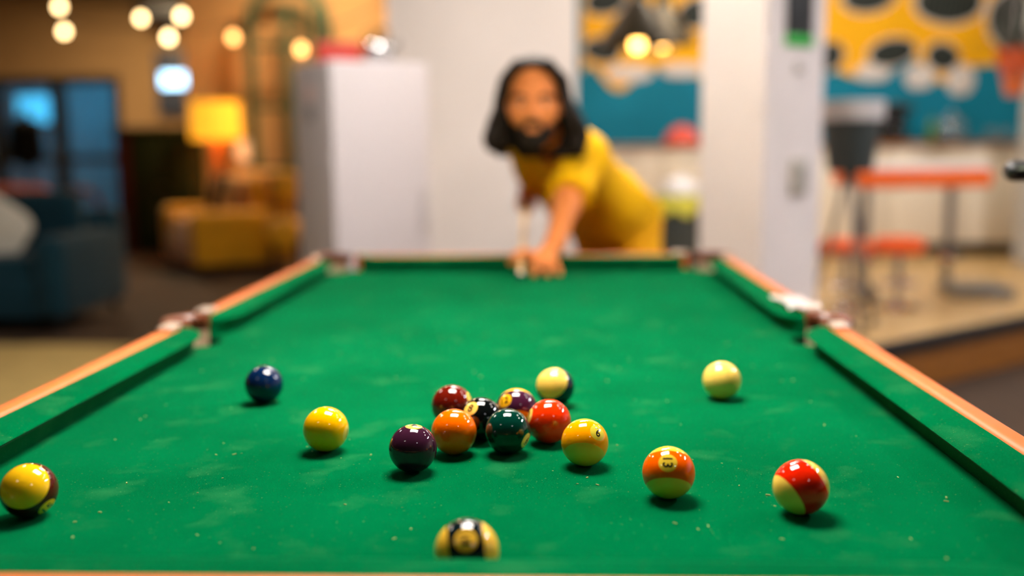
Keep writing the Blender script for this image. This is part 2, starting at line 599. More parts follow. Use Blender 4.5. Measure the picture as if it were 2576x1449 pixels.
for i, (x_, lb) in enumerate(((3.60, 'left of the pair'), (3.72, 'right of the pair'))):
    t = thing('drinking_glass', 'small clear drinking glass on the worktop, '+lb, 'glass', (x_, 6.42, 1.156), 0, 'clear glasses on the worktop')
    obj('vessel', lathe([(.035, 0), (.042, .10), (.039, .10), (.032, .006), (0, .006)]), glass, t)
t = thing('plant_pot', 'small pale pot with a yellow-green plant on the worktop behind the bucket', 'plant', (2.62, 6.5, 1.156))
obj('pot', lathe([(.05, 0), (.07, .1), (.075, .1), (.075, .13), (.065, .13), (.06, .11), (0, .11)]), mwhite, t)
leafm = mat('lime_leaf', (150, 160, 40), .5, var=.2)
for k in range(16):
    a = k*2.4; el = .5+.9*((k*7) % 16)/16
    d = Vector((math.cos(a)*math.cos(el), math.sin(a)*math.cos(el), math.sin(el)))
    s_ = Vector((-math.sin(a), math.cos(a), 0))
    L_ = .16+.05*((k*5) % 7)/7
    b = bmesh.new()
    prev = None
    for q in range(6):
        u = q/5
        c_ = Vector((0, 0, .11)) + d*L_*u + Vector((0, 0, -.05*u*u)); wd = .022*math.sin(PI*min(.98, u*.85+.12))
        vs = [b.verts.new(c_-s_*wd), b.verts.new(c_+Vector((0, 0, -.003))), b.verts.new(c_+s_*wd)]
        if prev:
            b.faces.new((prev[0], prev[1], vs[1], vs[0])); b.faces.new((prev[1], prev[2], vs[2], vs[1]))
        prev = vs
    obj('leaf', b, leafm, t)

# ---- hanging planter: two orange pots with a spiky plant
t = thing('hanging_planter', 'two-tier orange hanging planter with dark spiky leaves beside the grey pillar', 'planter', (3.26, 5.3, 1.46))
om = mat('orange_ceramic', (214, 84, 20), .4, coat=.3)
obj('lower_pot', lathe([(.055, 0), (.085, .12), (.09, .13), (.08, .13), (.05, .02), (0, .02)]), mat('orange_pale_ceramic', (222, 112, 52), .4, coat=.3), t)
obj('upper_pot', lathe([(.09, .145), (.135, .30), (.14, .31), (.125, .31), (.08, .16), (0, .16)]), om, t)
b = bmesh.new()
for k in range(3):
    a = k*2*PI/3
    tube([(math.cos(a)*.135, math.sin(a)*.135, .305), (0, 0, .9)], .003, 6, b)
    tube([(math.cos(a)*.088, math.sin(a)*.088, .125), (math.cos(a)*.135, math.sin(a)*.135, .305)], .003, 6, b)
tube([(0, 0, .9), (0, 0, 2.14)], .004, 6, b)
obj('cord', b, mwhite, t)
spk = mat('dark_spiky_leaf', (50, 62, 48), .5, var=.3)
for k in range(34):
    a = k*2.4; el = .25+1.1*((k*11) % 34)/34
    d = Vector((math.cos(a)*math.cos(el), math.sin(a)*math.cos(el), math.sin(el)))
    s_ = Vector((-math.sin(a), math.cos(a), 0))
    L_ = .30+.14*((k*5) % 9)/9
    b = bmesh.new(); prev = None
    for q in range(7):
        u = q/6
        c_ = Vector((0, 0, .29)) + d*L_*u + Vector((0, 0, -.12*u*u)); wd = .013*(1-u)**.6+.0005
        vs = [b.verts.new(c_-s_*wd), b.verts.new(c_+Vector((0, 0, -.004))), b.verts.new(c_+s_*wd)]
        if prev:
            b.faces.new((prev[0], prev[1], vs[1], vs[0])); b.faces.new((prev[1], prev[2], vs[2], vs[1]))
        prev = vs
    obj('leaf', b, spk, t)

# ---- pendant lamps in the kitchen opening
shade_m = mat('dark_bronze', (58, 50, 34), .35, .7, var=.1)
inner_m = mat('pendant_inner', (200, 150, 70), .4)
bulb_m = mat('warm_bulb', (255, 190, 100), .4, emit=14, ecol=(255, 186, 92))
def pendant(x, y, z, r, label):
    t = thing('pendant_lamp', label, 'lamp', (x, y, z), 0, 'dark pendant lamps over the kitchen opening')
    sh = obj('shade', lathe([(r, 0), (r*.93, .035), (r*.55, .17), (r*.3, .26), (.05, .30), (.045, .30), (r*.27, .255), (r*.52, .165), (r*.9, .03), (r*.985, 0)], close=True), shade_m, t)
    obj('neck', lathe([(.05, .295), (.045, .36), (.02, .375), (0, .375)]), shade_m, t)
    obj('cord', tube([(0, 0, .37), (0, 0, 3.6-z)], .012, 8), shade_m, t)
    obj('bulb', lathe([(0, -.045), (.03, -.035), (.043, -.005), (.036, .03), (.018, .06), (.016, .12), (0, .12)], 20), bulb_m, t)
    obj('socket', lathe([(.02, .11), (.022, .20), (.01, .30), (0, .30)], 16), shade_m, t)
    return t
pendant(.655, 4.95, 1.80, .27, 'dark conical pendant lamp right of the partition, the nearer of two')
pendant(.90, 5.7, 1.88, .25, 'dark conical pendant lamp nearer the column, the farther of two')

# ---- bin
t = thing('waste_bin', 'dark waste bin with a pale liner between the player and the column', 'bin', (.92, 4.75, .251))
b = lathe([(.10, 0), (.115, .0), (.145, .53), (.148, .55), (.138, .55), (.107, .02), (0, .02)], 32)
obj('body', b, dgrey, t)
b = bmesh.new()
for k in range(48):
    pass
n_ = 48
rings = []
for j, (r_, z_) in enumerate(((.135, .50), (.142, .56), (.155, .575), (.16, .54), (.157, .46))):
    rings.append([b.verts.new((math.cos(2*PI*k/n_)*(r_+.006*math.sin(k*1.9+j)), math.sin(2*PI*k/n_)*(r_+.006*math.sin(k*1.9+j)), z_+(.02*math.sin(k*.8) if j == 4 else 0))) for k in range(n_)])
for p_, q_ in zip(rings, rings[1:]):
    for k in range(n_):
        b.faces.new((p_[k], p_[(k+1) % n_], q_[(k+1) % n_], q_[k]))
obj('liner', b, mat('yellow_green_liner', (206, 200, 70), .5), t)
b = bmesh.new()
bmesh.ops.create_icosphere(b, subdivisions=4, radius=1)
for v in b.verts:
    q = v.co.copy()
    f = 1+.09*math.sin(q.x*7+q.y*4)+.07*math.sin(q.z*9+q.x*5)
    v.co = Vector((q.x*.115, q.y*.115, q.z*.09))*f + Vector((0, 0, .60))
obj('crumpled_paper', b, mat('white_paper', (232, 228, 226), .7), t)

# ---- bucket on a tripod stand
t = thing('bucket_stand', 'tapered dark grey bucket with a pale rim on a thin tripod beside the column', 'stand', (1.515, 3.1, .251))
obj('bucket', lathe([(.0, .76), (.105, .76), (.108, .78), (.137, 1.01), (.125, 1.01), (.1, .79), (0, .785)], 40), dgrey, t)
obj('rim', lathe([(.138, 1.0), (.147, 1.0), (.150, 1.085), (.143, 1.092), (.130, 1.085), (.127, 1.0)], 40, close=True), mat('pale_rim', (186, 180, 176), .5), t)
obj('collar', lathe([(.022, .70), (.03, .705), (.034, .764), (0, .764)], 24), dgrey, t)
for k, (dx, dy) in enumerate(((-.14, .16), (.02, -.20), (.17, .10))):
    l = obj('leg', tube([(dx*.1, dy*.1, .73), (dx*.35, dy*.35, .5), (dx, dy, .015)], [.013, .012, .010], 10), steel, t)
    obj('foot', lathe([(.0, -.0), (.02, .0), (.022, .012), (.012, .028), (0, .028)], 16, (dx, dy, 0)), black, l)
obj('brace', lathe([(.065, .36), (.07, .36), (.07, .37), (.065, .37)], 32, close=True), steel, t)

# ---- high table with orange edge, stools
t = thing('cafe_table', 'white-topped table with a thick orange edge on steel legs', 'table', (2.17, 4.15, .251))
obj('top', box((0, 0, .755), (.72, .48, .03), .012, 3, .12), mat('white_laminate', (222, 210, 204), .35), t)
obj('edge_band', box((0, 0, .692), (.735, .495, .096), .02, 3, .12), mat('orange_edge', (240, 104, 14), .45), t)
for sx in (-1, 1):
    px_ = .24*sx
    lg = obj('leg', tube([(px_, 0, .03), (px_, 0, .66)], .026, 16), steel, t)
    obj('foot_bar', box((px_+(.16 if sx > 0 else 0), -.02, .035), (.34 if sx > 0 else .10, .40, .07), .01, 2, -.15), steel, lg)
    obj('flange', lathe([(.03, .20), (.075, .205), (.08, .225), (.06, .245), (.03, .25)], 24, (px_, 0, 0), close=True), chrome, lg)
seat_m = mat('orange_vinyl', (228, 88, 14), .4, coat=.3)
for (x_, y_, lb) in ((1.655, 3.60, 'left one, partly behind the tripod stand'), (1.965, 3.68, 'right one, in front of the orange table')):
    t = thing('stool', 'round orange stool on a chrome post, '+lb, 'stool', (x_, y_, .251), 0, 'orange stools on the kitchen platform')
    obj('seat', lathe([(0, .30), (.10, .30), (.128, .312), (.135, .34), (.132, .37), (.115, .388), (.06, .394), (0, .395)], 40), seat_m, t)
    obj('post', lathe([(.022, .03), (.022, .30), (.06, .302), (0, .304)], 20), chrome, t)
    obj('base', lathe([(0, 0), (.12, 0), (.125, .008), (.10, .02), (.04, .03), (.022, .05), (0, .05)], 32), chrome, t)
    ft = obj('foot_ring', lathe([(.095+.008*math.cos(q*PI/4), .14+.008*math.sin(q*PI/4)) for q in range(8)], 32, close=True), chrome, t)
    obj('ring_spoke', tube([(.02, 0, .14), (.095, 0, .14)], .006, 8), chrome, ft)

# ---- black bar stool reaching into the right edge
t = thing('bar_stool', 'black padded bar stool whose back just enters the right edge', 'stool', (1.0, -.30, 0), -.2)
bl = mat('black_leather', (20, 21, 24), .35, coat=.3, bump=.3, bscale=300)
obj('seat', box((.17, 0, .74), (.36, .40, .08), .03, 4), bl, t)
br = obj('backrest', box((.08, .20, 1.094), (.60, .045, .034), .016, 5), bl, t)
obj('seam', tube([(-.205, .177, 1.098), (-.10, .177, 1.101), (.20, .177, 1.101), (.365, .177, 1.098)], .0025, 6), mat('silver_piping', (150, 160, 140), .35, .4), br)
for sx in (-1, 1):
    obj('back_post', tube([(.17+sx*.13, .18, .74), (.17+sx*.13, .20, 1.08)], .012, 10), chrome, t)
    for sy in (-1, 1):
        obj('leg', tube([(.17+sx*.14, sy*.16, .71), (.17+sx*.19, sy*.21, 0)], .014, 10), chrome, t)
obj('foot_rail', tube([(-.003, -.192, .25), (.343, -.192, .25), (.343, .192, .25), (-.003, .192, .25), (-.003, -.192, .25)], .009, 8), chrome, t)

# ---- sign and fittings on the column
def col_face(u, d, z, face='r'):
    c, s = math.cos(A35), math.sin(A35)
    if face == 'r':
        return Vector((.995+c*u+s*d, 2.6+s*u-c*d, z))
    return Vector((.995-s*u-c*d, 2.6+c*u-s*d, z))
t = thing('wall_sign', 'dark hanging sign with a green lower edge on the white column', 'sign', col_face(.20, .003, 1.565), A35)
obj('panel', box((0, 0, .34), (.165, .016, .60), .004, 2), mat('charcoal_board', (24, 29, 30), .5, var=.1), t)
obj('green_edge', box((0, -.001, .02), (.166, .02, .045), .004, 2), mat('green_edge', (20, 170, 50), .5), t)
b = bmesh.new()
for k in range(4):
    box((-.01*(k % 2), -.0095, .30+.05*k), (.11-.02*(k % 2), .002, .012), bm=b)
obj('print', b, mat('grey_print', (70, 76, 78), .6), t)
t = thing('wall_plate', 'small grey fitting low on the right face of the white column', 'fitting', col_face(.22, .0, 1.0), A35)
obj('plate', box((0, -.012, 0), (.10, .024, .16), .008, 3), mat('grey_plastic', (176, 170, 158), .5), t)
obj('switch', box((0, -.026, .02), (.04, .01, .06), .004, 2), mat('grey_plastic_2', (150, 146, 138), .5), t)
t = thing('wall_hook', 'small grey hook below the sign on the white column', 'hook', col_face(.2, 0, 1.47), A35)
obj('plate', box((0, -.004, 0), (.03, .008, .05), .003, 2), mat('grey_plastic', (176, 170, 158), .5), t)
obj('peg', tube([(0, -.006, -.01), (0, -.03, -.014), (0, -.034, .004)], .005, 8), steel, t)

# ---- fridge behind the player
t = thing('refrigerator', 'tall white refrigerator left of the player', 'refrigerator',
          (-1.026+.557/2*math.cos(A35)-.508/2*math.sin(A35), 3.3+.557/2*math.sin(A35)+.508/2*math.cos(A35), .002), A35)
fr = mat('white_enamel', (206, 199, 202), .5)
obj('body', box((0, .025, .80), (.557, .458, 1.57), .012, 3), fr, t)
for z0, z1 in ((.06, 1.585),):
    d = obj('door', box((0, -.229, (z0+z1)/2), (.555, .05, z1-z0), .014, 4), fr, t)
    obj('handle', tube([(.235, -.25, (z0+z1)/2-.12), (.235, -.285, (z0+z1)/2-.10), (.235, -.285, (z0+z1)/2+.10), (.235, -.25, (z0+z1)/2+.12)], .009, 10), mat('pale_handle', (205, 200, 202), .4), d)
for i in range(4):
    obj('foot', lathe([(0, 0), (.02, 0), (.022, .012), (.012, .02), (0, .02)], 12, ((-1)**i*.22, (-1 if i < 2 else 1)*.18, 0)), black, t)
for z_, c_, lb in ((1.43, (228, 196, 190), 'pale pink magnet on the refrigerator side'), (1.33, (150, 148, 150), 'grey magnet on the refrigerator side, below the pink one')):
    m_ = lathe([(0, 0), (.05, 0), (.05, .006), (.044, .009), (0, .009)], 24)
    bmesh.ops.rotate(m_, cent=(0, 0, 0), matrix=Matrix.Rotation(-PI/2, 3, 'Y'), verts=m_.verts)
    o = obj('fridge_magnet', m_, mat('magnet_%d' % c_[0], c_, .5))
    o.location = Vector((-1.026-math.sin(A35)*.27, 3.3+math.cos(A35)*.27, z_)) + Vector((-math.cos(A35), -math.sin(A35), 0))*.0005
    o.rotation_euler = (0, 0, A35)
    tag(o, lb, 'magnet', 'magnets on the refrigerator')
t = thing('storage_box', 'red cardboard box lying on top of the white refrigerator', 'box', (-1.06, 3.68, 1.588), .35)
obj('carton', box((0, 0, .05), (.23, .16, .098), .008, 2), mat('red_card', (196, 52, 40), .5, var=.08), t)
obj('lid', box((0, 0, .10), (.238, .168, .035), .008, 2), mat('red_card_lid', (206, 74, 62), .5), t)
t = thing('kettle', 'shiny round metal kettle on top of the white refrigerator', 'kettle', (-.84, 3.66, 1.588))
obj('body', lathe([(0, 0), (.06, 0), (.08, .03), (.085, .07), (.07, .115), (.04, .135), (0, .14)], 36), chrome, t)
obj('knob', lathe([(.012, .135), (.012, .15), (.018, .16), (.01, .17), (0, .172)], 16), black, t)
obj('spout', tube([(.07, 0, .07), (.105, 0, .09), (.115, 0, .12)], [.018, .013, .010], 10), chrome, t)
obj('handle', tube([(-.06, 0, .11), (-.075, 0, .17), (0, 0, .20), (.06, 0, .17), (.05, 0, .115)], .007, 8), black, t)

# ------------------------------------------------------------------ lounge on the left
# ---- glazed double door with a bluish lit space behind
frame_m = mat('dark_frame', (22, 24, 24), .5)
pane_m = bpy.data.materials.new('door_glass')
pane_m.use_nodes = True
nt = pane_m.node_tree
nt.nodes.remove(nt.nodes['Principled BSDF'])
gl = nt.nodes.new('ShaderNodeBsdfGlossy'); gl.inputs['Roughness'].default_value = .08; gl.inputs['Color'].default_value = (.8, .9, 1, 1)
tr = nt.nodes.new('ShaderNodeBsdfTransparent'); tr.inputs['Color'].default_value = (.75, .85, .9, 1)
mx = nt.nodes.new('ShaderNodeMixShader'); mx.inputs[0].default_value = .12
nt.links.new(tr.outputs[0], mx.inputs[1]); nt.links.new(gl.outputs[0], mx.inputs[2])
nt.links.new(mx.outputs[0], nt.nodes['Material Output'].inputs['Surface'])
for i, (x0, x1) in enumerate(((-9.88, -8.85), (-8.83, -7.82), (-7.80, -6.79))):
    b = bmesh.new()
    xm = (x0+x1)/2
    for xx in (x0+.05, x1-.05):
        box((xx, 14.05, 1.165), (.11, .09, 2.33), bm=b)
    for zz in (.08, 1.02, 2.27):
        box((xm, 14.05, zz), (x1-x0, .085, .12), bm=b)
    d = obj('door_%d' % (i+1), b, frame_m, smooth=False)
    d['kind'] = 'structure'
    for z0, z1 in ((.14, .96), (1.08, 2.21)):
        obj('pane', box((xm, 14.05, (z0+z1)/2), (x1-x0-.2, .012, z1-z0)), pane_m, d, smooth=False)
    obj('door_handle', tube([(x1-.05, 13.99, 1.0), (x1-.05, 13.95, 1.0), (x1-.05, 13.95, 1.25), (x1-.05, 13.99, 1.25)], .012, 8), steel, d)
bm = box((-8.3, 16.55, 1.4), (4.4, .1, 3.0))
box((-10.45, 15.4, 1.4), (.1, 2.4, 3.0), bm=bm)
box((-6.15, 15.4, 1.4), (.1, 2.4, 3.0), bm=bm)
box((-8.3, 15.4, 2.85), (4.4, 2.4, .1), bm=bm)
box((-8.3, 15.4, -.06), (4.4, 2.4, .1), bm=bm)
struct('wall_beyond_doors', bm, mat('bluish_wall', (96, 134, 150), .8, var=.15, scale=1.2))
def area(name, loc, size, power, col, rot=(0, 0, 0)):
    l = bpy.data.lights.new(name, 'AREA')
    l.energy = power; l.color = col; l.shape = 'RECTANGLE'; l.size, l.size_y = size
    o = bpy.data.objects.new(name, l); C.objects.link(o)
    o.location = loc; o.rotation_euler = rot
    return o
t = thing('blue_wall_light', 'blue light glowing behind the glazed doors', 'lamp', (-9.49, 16.45, 1.93))
obj('housing', box((0, .02, 0), (.66, .05, .56), .01, 2), frame_m, t)
obj('diffuser', box((0, -.02, 0), (.60, .04, .50), .01, 2), mat('blue_glow', (120, 200, 240), .5, emit=1.7, ecol=(70, 180, 215)), t)
t = thing('blue_fill_light', 'added unseen blue strip light at the ceiling behind the glazed doors', 'lamp', (-8.3, 15.3, 2.72))  # unseen; put in to light the space beyond the doors blue
obj('housing', box((0, 0, .04), (1.7, .2, .06), .01, 2), frame_m, t)
obj('diffuser', box((0, 0, 0), (1.66, .16, .03), .01, 2), mat('blue_strip', (120, 200, 240), .5, emit=75, ecol=(120, 195, 215)), t)

# ---- coat stand with a black jacket in front of the doors
t = thing('coat_stand', 'black jacket on a stand in front of the glazed doors', 'coat stand', (-6.75, 11.0, 0))
obj('pole', tube([(0, 0, .02), (0, 0, 1.7)], .02, 12), black, t)
obj('base', lathe([(0, 0), (.2, 0), (.2, .02), (.03, .04), (0, .04)], 28), black, t)
J = Field((-.3, -.2, .9), (.3, .2, 1.7), .016)
J.cone((-.13, 0, 1.5), (.13, 0, 1.5), .07, .07, .03).cone((0, 0, 1.45), (0, 0, 1.08), .13, .15, .06).cone((-.16, 0, 1.48), (-.2, -.02, 1.08), .055, .05, .03).cone((.16, 0, 1.48), (.2, -.02, 1.08), .055, .05, .03).cone((0, 0, 1.5), (0, 0, 1.6), .07, .06, .03)
J.mesh('jacket', mat('black_cloth', (10, 11, 12), .9), t)

# ---- sofas
def sofa(name, label, loc, rz, w_, d_, sh, bh, ah, m, aw=.2, group=None, cat='sofa'):
    t = thing(name, label, cat, loc, rz, group)
    obj('base', box((0, 0, sh*.5+.02), (w_-.04, d_-.06, sh-.16), .03, 3), m, t)
    n_ = 2 if w_ > 1.3 else 1
    iw = w_-2*aw
    for k in range(n_):
        obj('seat_cushion', box((-iw/2+iw/n_*(k+.5), -.06, sh-.02), (iw/n_-.01, d_-.24, .17), .05, 4), m, t)
        obj('back_cushion', box((-iw/2+iw/n_*(k+.5), d_/2-.25, sh+.24), (iw/n_-.01, .18, .44), .07, 4, rx=.14), m, t)
    obj('backrest', box((0, d_/2-.09, bh/2+.06), (w_-.02, .18, bh-.12), .06, 4), m, t)
    for sx in (-1, 1):
        obj('arm', box((sx*(w_/2-aw/2), -.02, ah/2+.05), (aw, d_-.04, ah-.1), .07, 5), m, t)
        for sy in (-1, 1):
            obj('leg', tube([(sx*(w_/2-.09), sy*(d_/2-.1), .1), (sx*(w_/2-.08), sy*(d_/2-.09), 0)], [.022, .016], 10), black, t)
    return t
ym = mat('yellow_velvet', (214, 152, 8), .7, var=.12, scale=6, sheen=.4)
sofa('yellow_sofa', 'yellow sofa beside the lit floor lamp', (-3.08, 7.75, 0), math.radians(-58), 1.45, .95, .44, .95, .60, ym, .24)
tm = mat('teal_velvet', (4, 46, 58), .85, var=.12, scale=6, sheen=.1)
sofa('teal_sofa', 'dark teal sofa cut by the left edge', (-3.72, 4.72, 0), 0, 1.55, 1.0, .42, .74, .62, tm, .2)
sofa('orange_armchair', 'orange armchair behind the dark teal sofa', (-4.45, 6.1, 0), math.radians(20), .82, .8, .42, .86, .6, mat('orange_velvet', (176, 62, 18), .7, var=.1, sheen=.3), .15, cat='armchair')
def loose_cushion(name, label, m, c, s, rot):
    return tag(obj(name, cushion_mesh(c, s, .6, rot=rot), m), label, 'cushion')
RX = lambda a: Matrix.Rotation(a, 4, 'X')
RZ = lambda a: Matrix.Rotation(a, 4, 'Z')
loose_cushion('throw_pillow', 'pale cushion leaning on the dark teal sofa', mat('pale_linen', (206, 200, 186), .9, var=.05), (-3.62, 4.66, .64), (.50, .16, .42), RX(-.2) @ Matrix.Rotation(.55, 4, 'Y'))
SM = Matrix.Translation((-3.08, 7.75, 0)) @ RZ(math.radians(-58))
for x_, lb, m_ in ((-.36, 'navy cushion on the yellow sofa', mat('navy_linen', (14, 24, 44), .9)),
                   (.06, 'beige patterned cushion on the yellow sofa beside the navy one', mat('beige_linen', (190, 158, 108), .9, var=.25, scale=25))):
    o = loose_cushion('throw_pillow', lb, m_, (0, 0, 0), (.38, .12, .38), RX(-.22))
    o.matrix_world = SM @ Matrix.Translation((x_, .02, .725))
# made-up golden round-backed chair, standing in for two round bright spots
t = thing('bright_spot_chair', 'made-up golden round-backed chair in place of two bright spots by the yellow sofa', 'chair', (-2.27, 6.95, 0), .15)
gold = mat('gold_satin', (250, 180, 10), .5, sheen=.3)
def pad(c_, s_):
    b = bmesh.new(); bmesh.ops.create_uvsphere(b, u_segments=28, v_segments=18, radius=1)
    for v in b.verts:
        v.co = Vector((v.co.x*s_[0]+c_[0], math.copysign(abs(v.co.y)**.6, v.co.y)*s_[1]+c_[1], v.co.z*s_[2]+c_[2]))
    return b
obj('backrest', pad((0, .14, .83), (.125, .05, .135)), gold, t)
obj('seat', pad((0, 0, .45), (.17, .17, .10)), gold, t)
obj('front_roll', pad((0, -.14, .42), (.13, .05, .14)), gold, t)
for sx in (-1, 1):
    obj('back_post', tube([(sx*.07, .13, .46), (sx*.07, .14, .76)], .012, 10), black, t)
    for sy in (-1, 1):
        obj('leg', tube([(sx*.10, sy*.10, .40), (sx*.14, sy*.14, 0)], [.016, .012], 10), black, t)

# ---- red chair with an arched back in the distance
t = thing('arched_chair', 'small dark red chair with an arched back near the glazed doors', 'chair', (-5.2, 9.1, 0), .2)
rm = mat('dark_red_paint', (120, 22, 14), .5, var=.1)
b = bmesh.new()
pp = [(-.2, .18, .40)]
for k in range(13):
    a = PI-PI*k/12
    pp.append((.2*math.cos(a), .18, .52+.2*math.sin(a)))
pp.append((.2, .18, .40))
obj('backrest', tube(pp, .035, 12), rm, t)
obj('back_slat', tube([(0, .18, .40), (0, .18, .70)], .02, 10), rm, t)
obj('seat', box((0, 0, .40), (.46, .44, .05), .02, 3), rm, t)
for sx in (-1, 1):
    for sy in (-1, 1):
        obj('leg', tube([(sx*.18, sy*.17, .38), (sx*.21, sy*.20, 0)], [.022, .018], 10), rm, t)
# ---- tall dark cabinet: red side, green doors
t = thing('dark_cupboard', 'dark green cupboard with a dark red end behind the yellow sofa', 'cupboard', (-4.32, 9.08, 0))
gm = mat('dark_green_paint', (34, 40, 8), .6, var=.1)
obj('carcass', box((.13, .16, .70), (.72, .36, 1.32), .01, 2), gm, t)
obj('red_end', box((-.31, .16, .70), (.16, .38, 1.34), .01, 2), mat('deep_red_paint', (66, 18, 8), .6), t)
obj('top', box((.05, .15, 1.385), (.92, .42, .04), .01, 2), mat('olive_top', (70, 58, 22), .6), t)
for k in (-1, 1):
    d = obj('door', box((.13+k*.17, -.03, .74), (.33, .02, 1.18), .006, 2), gm, t)
    obj('knob', lathe([(0, 0), (.012, 0), (.016, .012), (0, .02)], 12, (.13+k*.03, -.06, .74)), steel, d)
obj('plinth', box((.05, .16, .03), (.86, .34, .06)), black, t)

# ---- floor lamp with a glowing yellow shade
t = thing('floor_lamp', 'lit floor lamp with a glowing yellow drum shade', 'lamp', (-3.47, 8.75, 0))
obj('shade', lathe([(.265, 1.26), (.25, 1.65), (.242, 1.65), (.257, 1.26)], 40, close=True), mat('lit_shade', (255, 186, 60), .6, emit=1.15, ecol=(255, 170, 40)), t)
obj('bulb', lathe([(0, 1.34), (.05, 1.37), (.06, 1.42), (.03, 1.49), (0, 1.5)], 16), mat('lamp_bulb', (255, 220, 150), .5, emit=60, ecol=(255, 200, 120)), t)
obj('stem', tube([(0, 0, .03), (0, 0, .5), (0, 0, 1.0), (0, 0, 1.36)], [.05, .045, .055, .03], 20), wood('lamp_wood', (190, 110, 30), (220, 140, 50), 4, .4, .3, 2), t)
obj('base', lathe([(0, 0), (.17, 0), (.17, .02), (.06, .04), (0, .04)], 28), black, t)
t = thing('table_lamp', 'small frosted white globe lamp right of the yellow shade', 'lamp', (-3.33, 9.27, 0))
obj('globe', lathe([(0, 1.02), (.06, 1.03), (.10, 1.09), (.105, 1.15), (.08, 1.22), (.04, 1.25), (0, 1.255)], 28), mat('frosted_globe', (255, 226, 180), .5, emit=.5, ecol=(255, 220, 170)), t)
obj('stem', tube([(0, 0, .02), (0, 0, 1.03)], .014, 10), steel, t)
obj('base', lathe([(0, 0), (.12, 0), (.12, .02), (0, .03)], 24), steel, t)

# ---- green arched screen in front of the lounge wall
t = thing('arched_screen', 'tall dark green arched lattice screen against the lounge wall', 'screen', (-2.75, 9.1, 0))
sg = mat('sage_green_paint', (48, 74, 58), .6, var=.1)
pp = [(-.42, 0, .0), (-.42, 0, 2.45)]
for k in range(1, 16):
    a = PI-PI*k/16
    pp.append((.42*math.cos(a), 0, 2.45+.42*math.sin(a)))
pp += [(.42, 0, 2.45), (.42, 0, 0)]
obj('arch_frame', tube(pp, .06, 10), sg, t)
for x_ in (-.02, .16, .30):
    obj('upright', box((x_, 0, 1.36), (.09 if x_ < .1 else .05, .04, 2.7), .006, 1), sg, t)
for z_ in (.3, .95, 1.6, 2.25):
    obj('crossbar', box((0, .01, z_), (.8, .03, .05), .006, 1), sg, t)

# ---- wall screen showing pale blue light
t = thing('wall_screen', 'small screen glowing pale blue on the brown wall', 'screen', (-5.84, 13.9, 2.2))
obj('case', box((0, .03, 0), (.62, .06, 1.0), .015, 3), mat('slate_case', (58, 66, 84), .5), t)
obj('display', box((0, -.004, .05), (.42, .012, .22), .004, 1), mat('blue_display', (150, 205, 240), .4, emit=5, ecol=(160, 210, 245)), t)
t = thing('ceiling_unit', 'dark air duct hung high on the brown wall', 'duct', (-5.55, 13.6, 3.15))
obj('duct', box((0, 0, .1), (1.2, .7, .3), .03, 2), mat('dark_duct', (40, 30, 22), .6), t)
obj('grille', box((0, -.36, .1), (.9, .02, .18), .004, 1), black, t)

# ---- festoon string lights
fest = mat('festoon_bulb', (255, 226, 180), .4, emit=11, ecol=(255, 214, 150))
fest2 = mat('festoon_bulb_warm', (255, 190, 120), .4, emit=6, ecol=(255, 178, 100))
def string_light(label, pts, ends, m_):
    t = thing('string_light', label, 'string lights', (0, 0, 0), 0, 'festoon strings in the lounge')
    path = [Vector(ends[0])] + [Vector(p)+Vector((0, 0, .12)) for p in pts] + [Vector(ends[1])]
    fine = []
    for a, b_ in zip(path, path[1:]):
        L_ = (b_-a).length
        for k in range(8):
            u = k/8
            fine.append(a.lerp(b_, u) - Vector((0, 0, .10*min(1, L_)*4*u*(1-u)*.5)))
    fine.append(path[-1])
    obj('cable', tube(fine, .006, 6), black, t)
    for p, mm in zip(pts, m_):
        b = obj('bulb', lathe([(0, -.038), (.02, -.034), (.034, -.015), (.036, .004), (.026, .028), (.014, .044), (0, .045)], 20, p), mm, t)
        obj('socket', lathe([(.015, .04), (.018, .05), (.018, .10), (.008, .122), (0, .122)], 14, p), black, b)
    return t
string_light('upper string of round warm bulbs below the ceiling', [(-4.70, 8, 2.54), (-3.90, 8, 2.42), (-3.13, 7, 2.30)], [(-6.5, 9.5, 3.6), (-2.3, 5.6, 3.6)], [fest]*3)
string_light('lower string of round warm bulbs running towards the refrigerator', [(-4.67, 8, 2.305), (-3.255, 7, 2.12), (-2.364, 6, 2.0), (-1.713, 5.5, 1.854)], [(-6.9, 9.0, 3.6), (-.96, 5.3, 2.2)], [fest, fest, fest2, fest2])

# ---- rug
b = bmesh.new()
pp = []
for k in range(64):
    a = 2*PI*k/64
    f_ = lambda v: math.copysign(abs(v)**.4, v)
    pp.append((-3.9+2.45*f_(math.cos(a)), 2.2+1.7*f_(math.sin(a))))
tag(obj('rug', prism(pp, .001, .016), mat('beige_rug', (176, 150, 92), .95, var=.12, scale=4, bump=.4, bscale=250)), 'large beige rug on the floor left of the pool table', 'rug')

# ------------------------------------------------------------------ ceiling lamps
def ceiling_lamp(x, y, z, sx, sy, strength, label, col=LAMP_WARM):
    t = thing('ceiling_lamp', label, 'lamp', (x, y, z))
    obj('housing', box((0, 0, .03), (sx+.04, sy+.04, .05), .01, 2), mat('lamp_housing', (200, 196, 190), .5), t)
    key = 'lamp_glow_%g_%g' % (strength, col[2])
    if key not in MATS:
        m = bpy.data.materials.new(key); m.use_nodes = True
        p = m.node_tree.nodes['Principled BSDF']
        p.inputs['Base Color'].default_value = (.8, .8, .8, 1)
        p.inputs['Emission Color'].default_value = col+(1,)
        p.inputs['Emission Strength'].default_value = strength
        MATS[key] = m
    obj('diffuser', box((0, 0, 0), (sx, sy, .02)), MATS[key], t, smooth=False)
    obj('stem', tube([(0, 0, .05), (0, 0, 3.6-z)], .012, 8), steel, t)
ceiling_lamp(.0, -.26, 1.97, .52, .40, LAMP_W*.98, 'hanging lamp above the near half of the pool table')
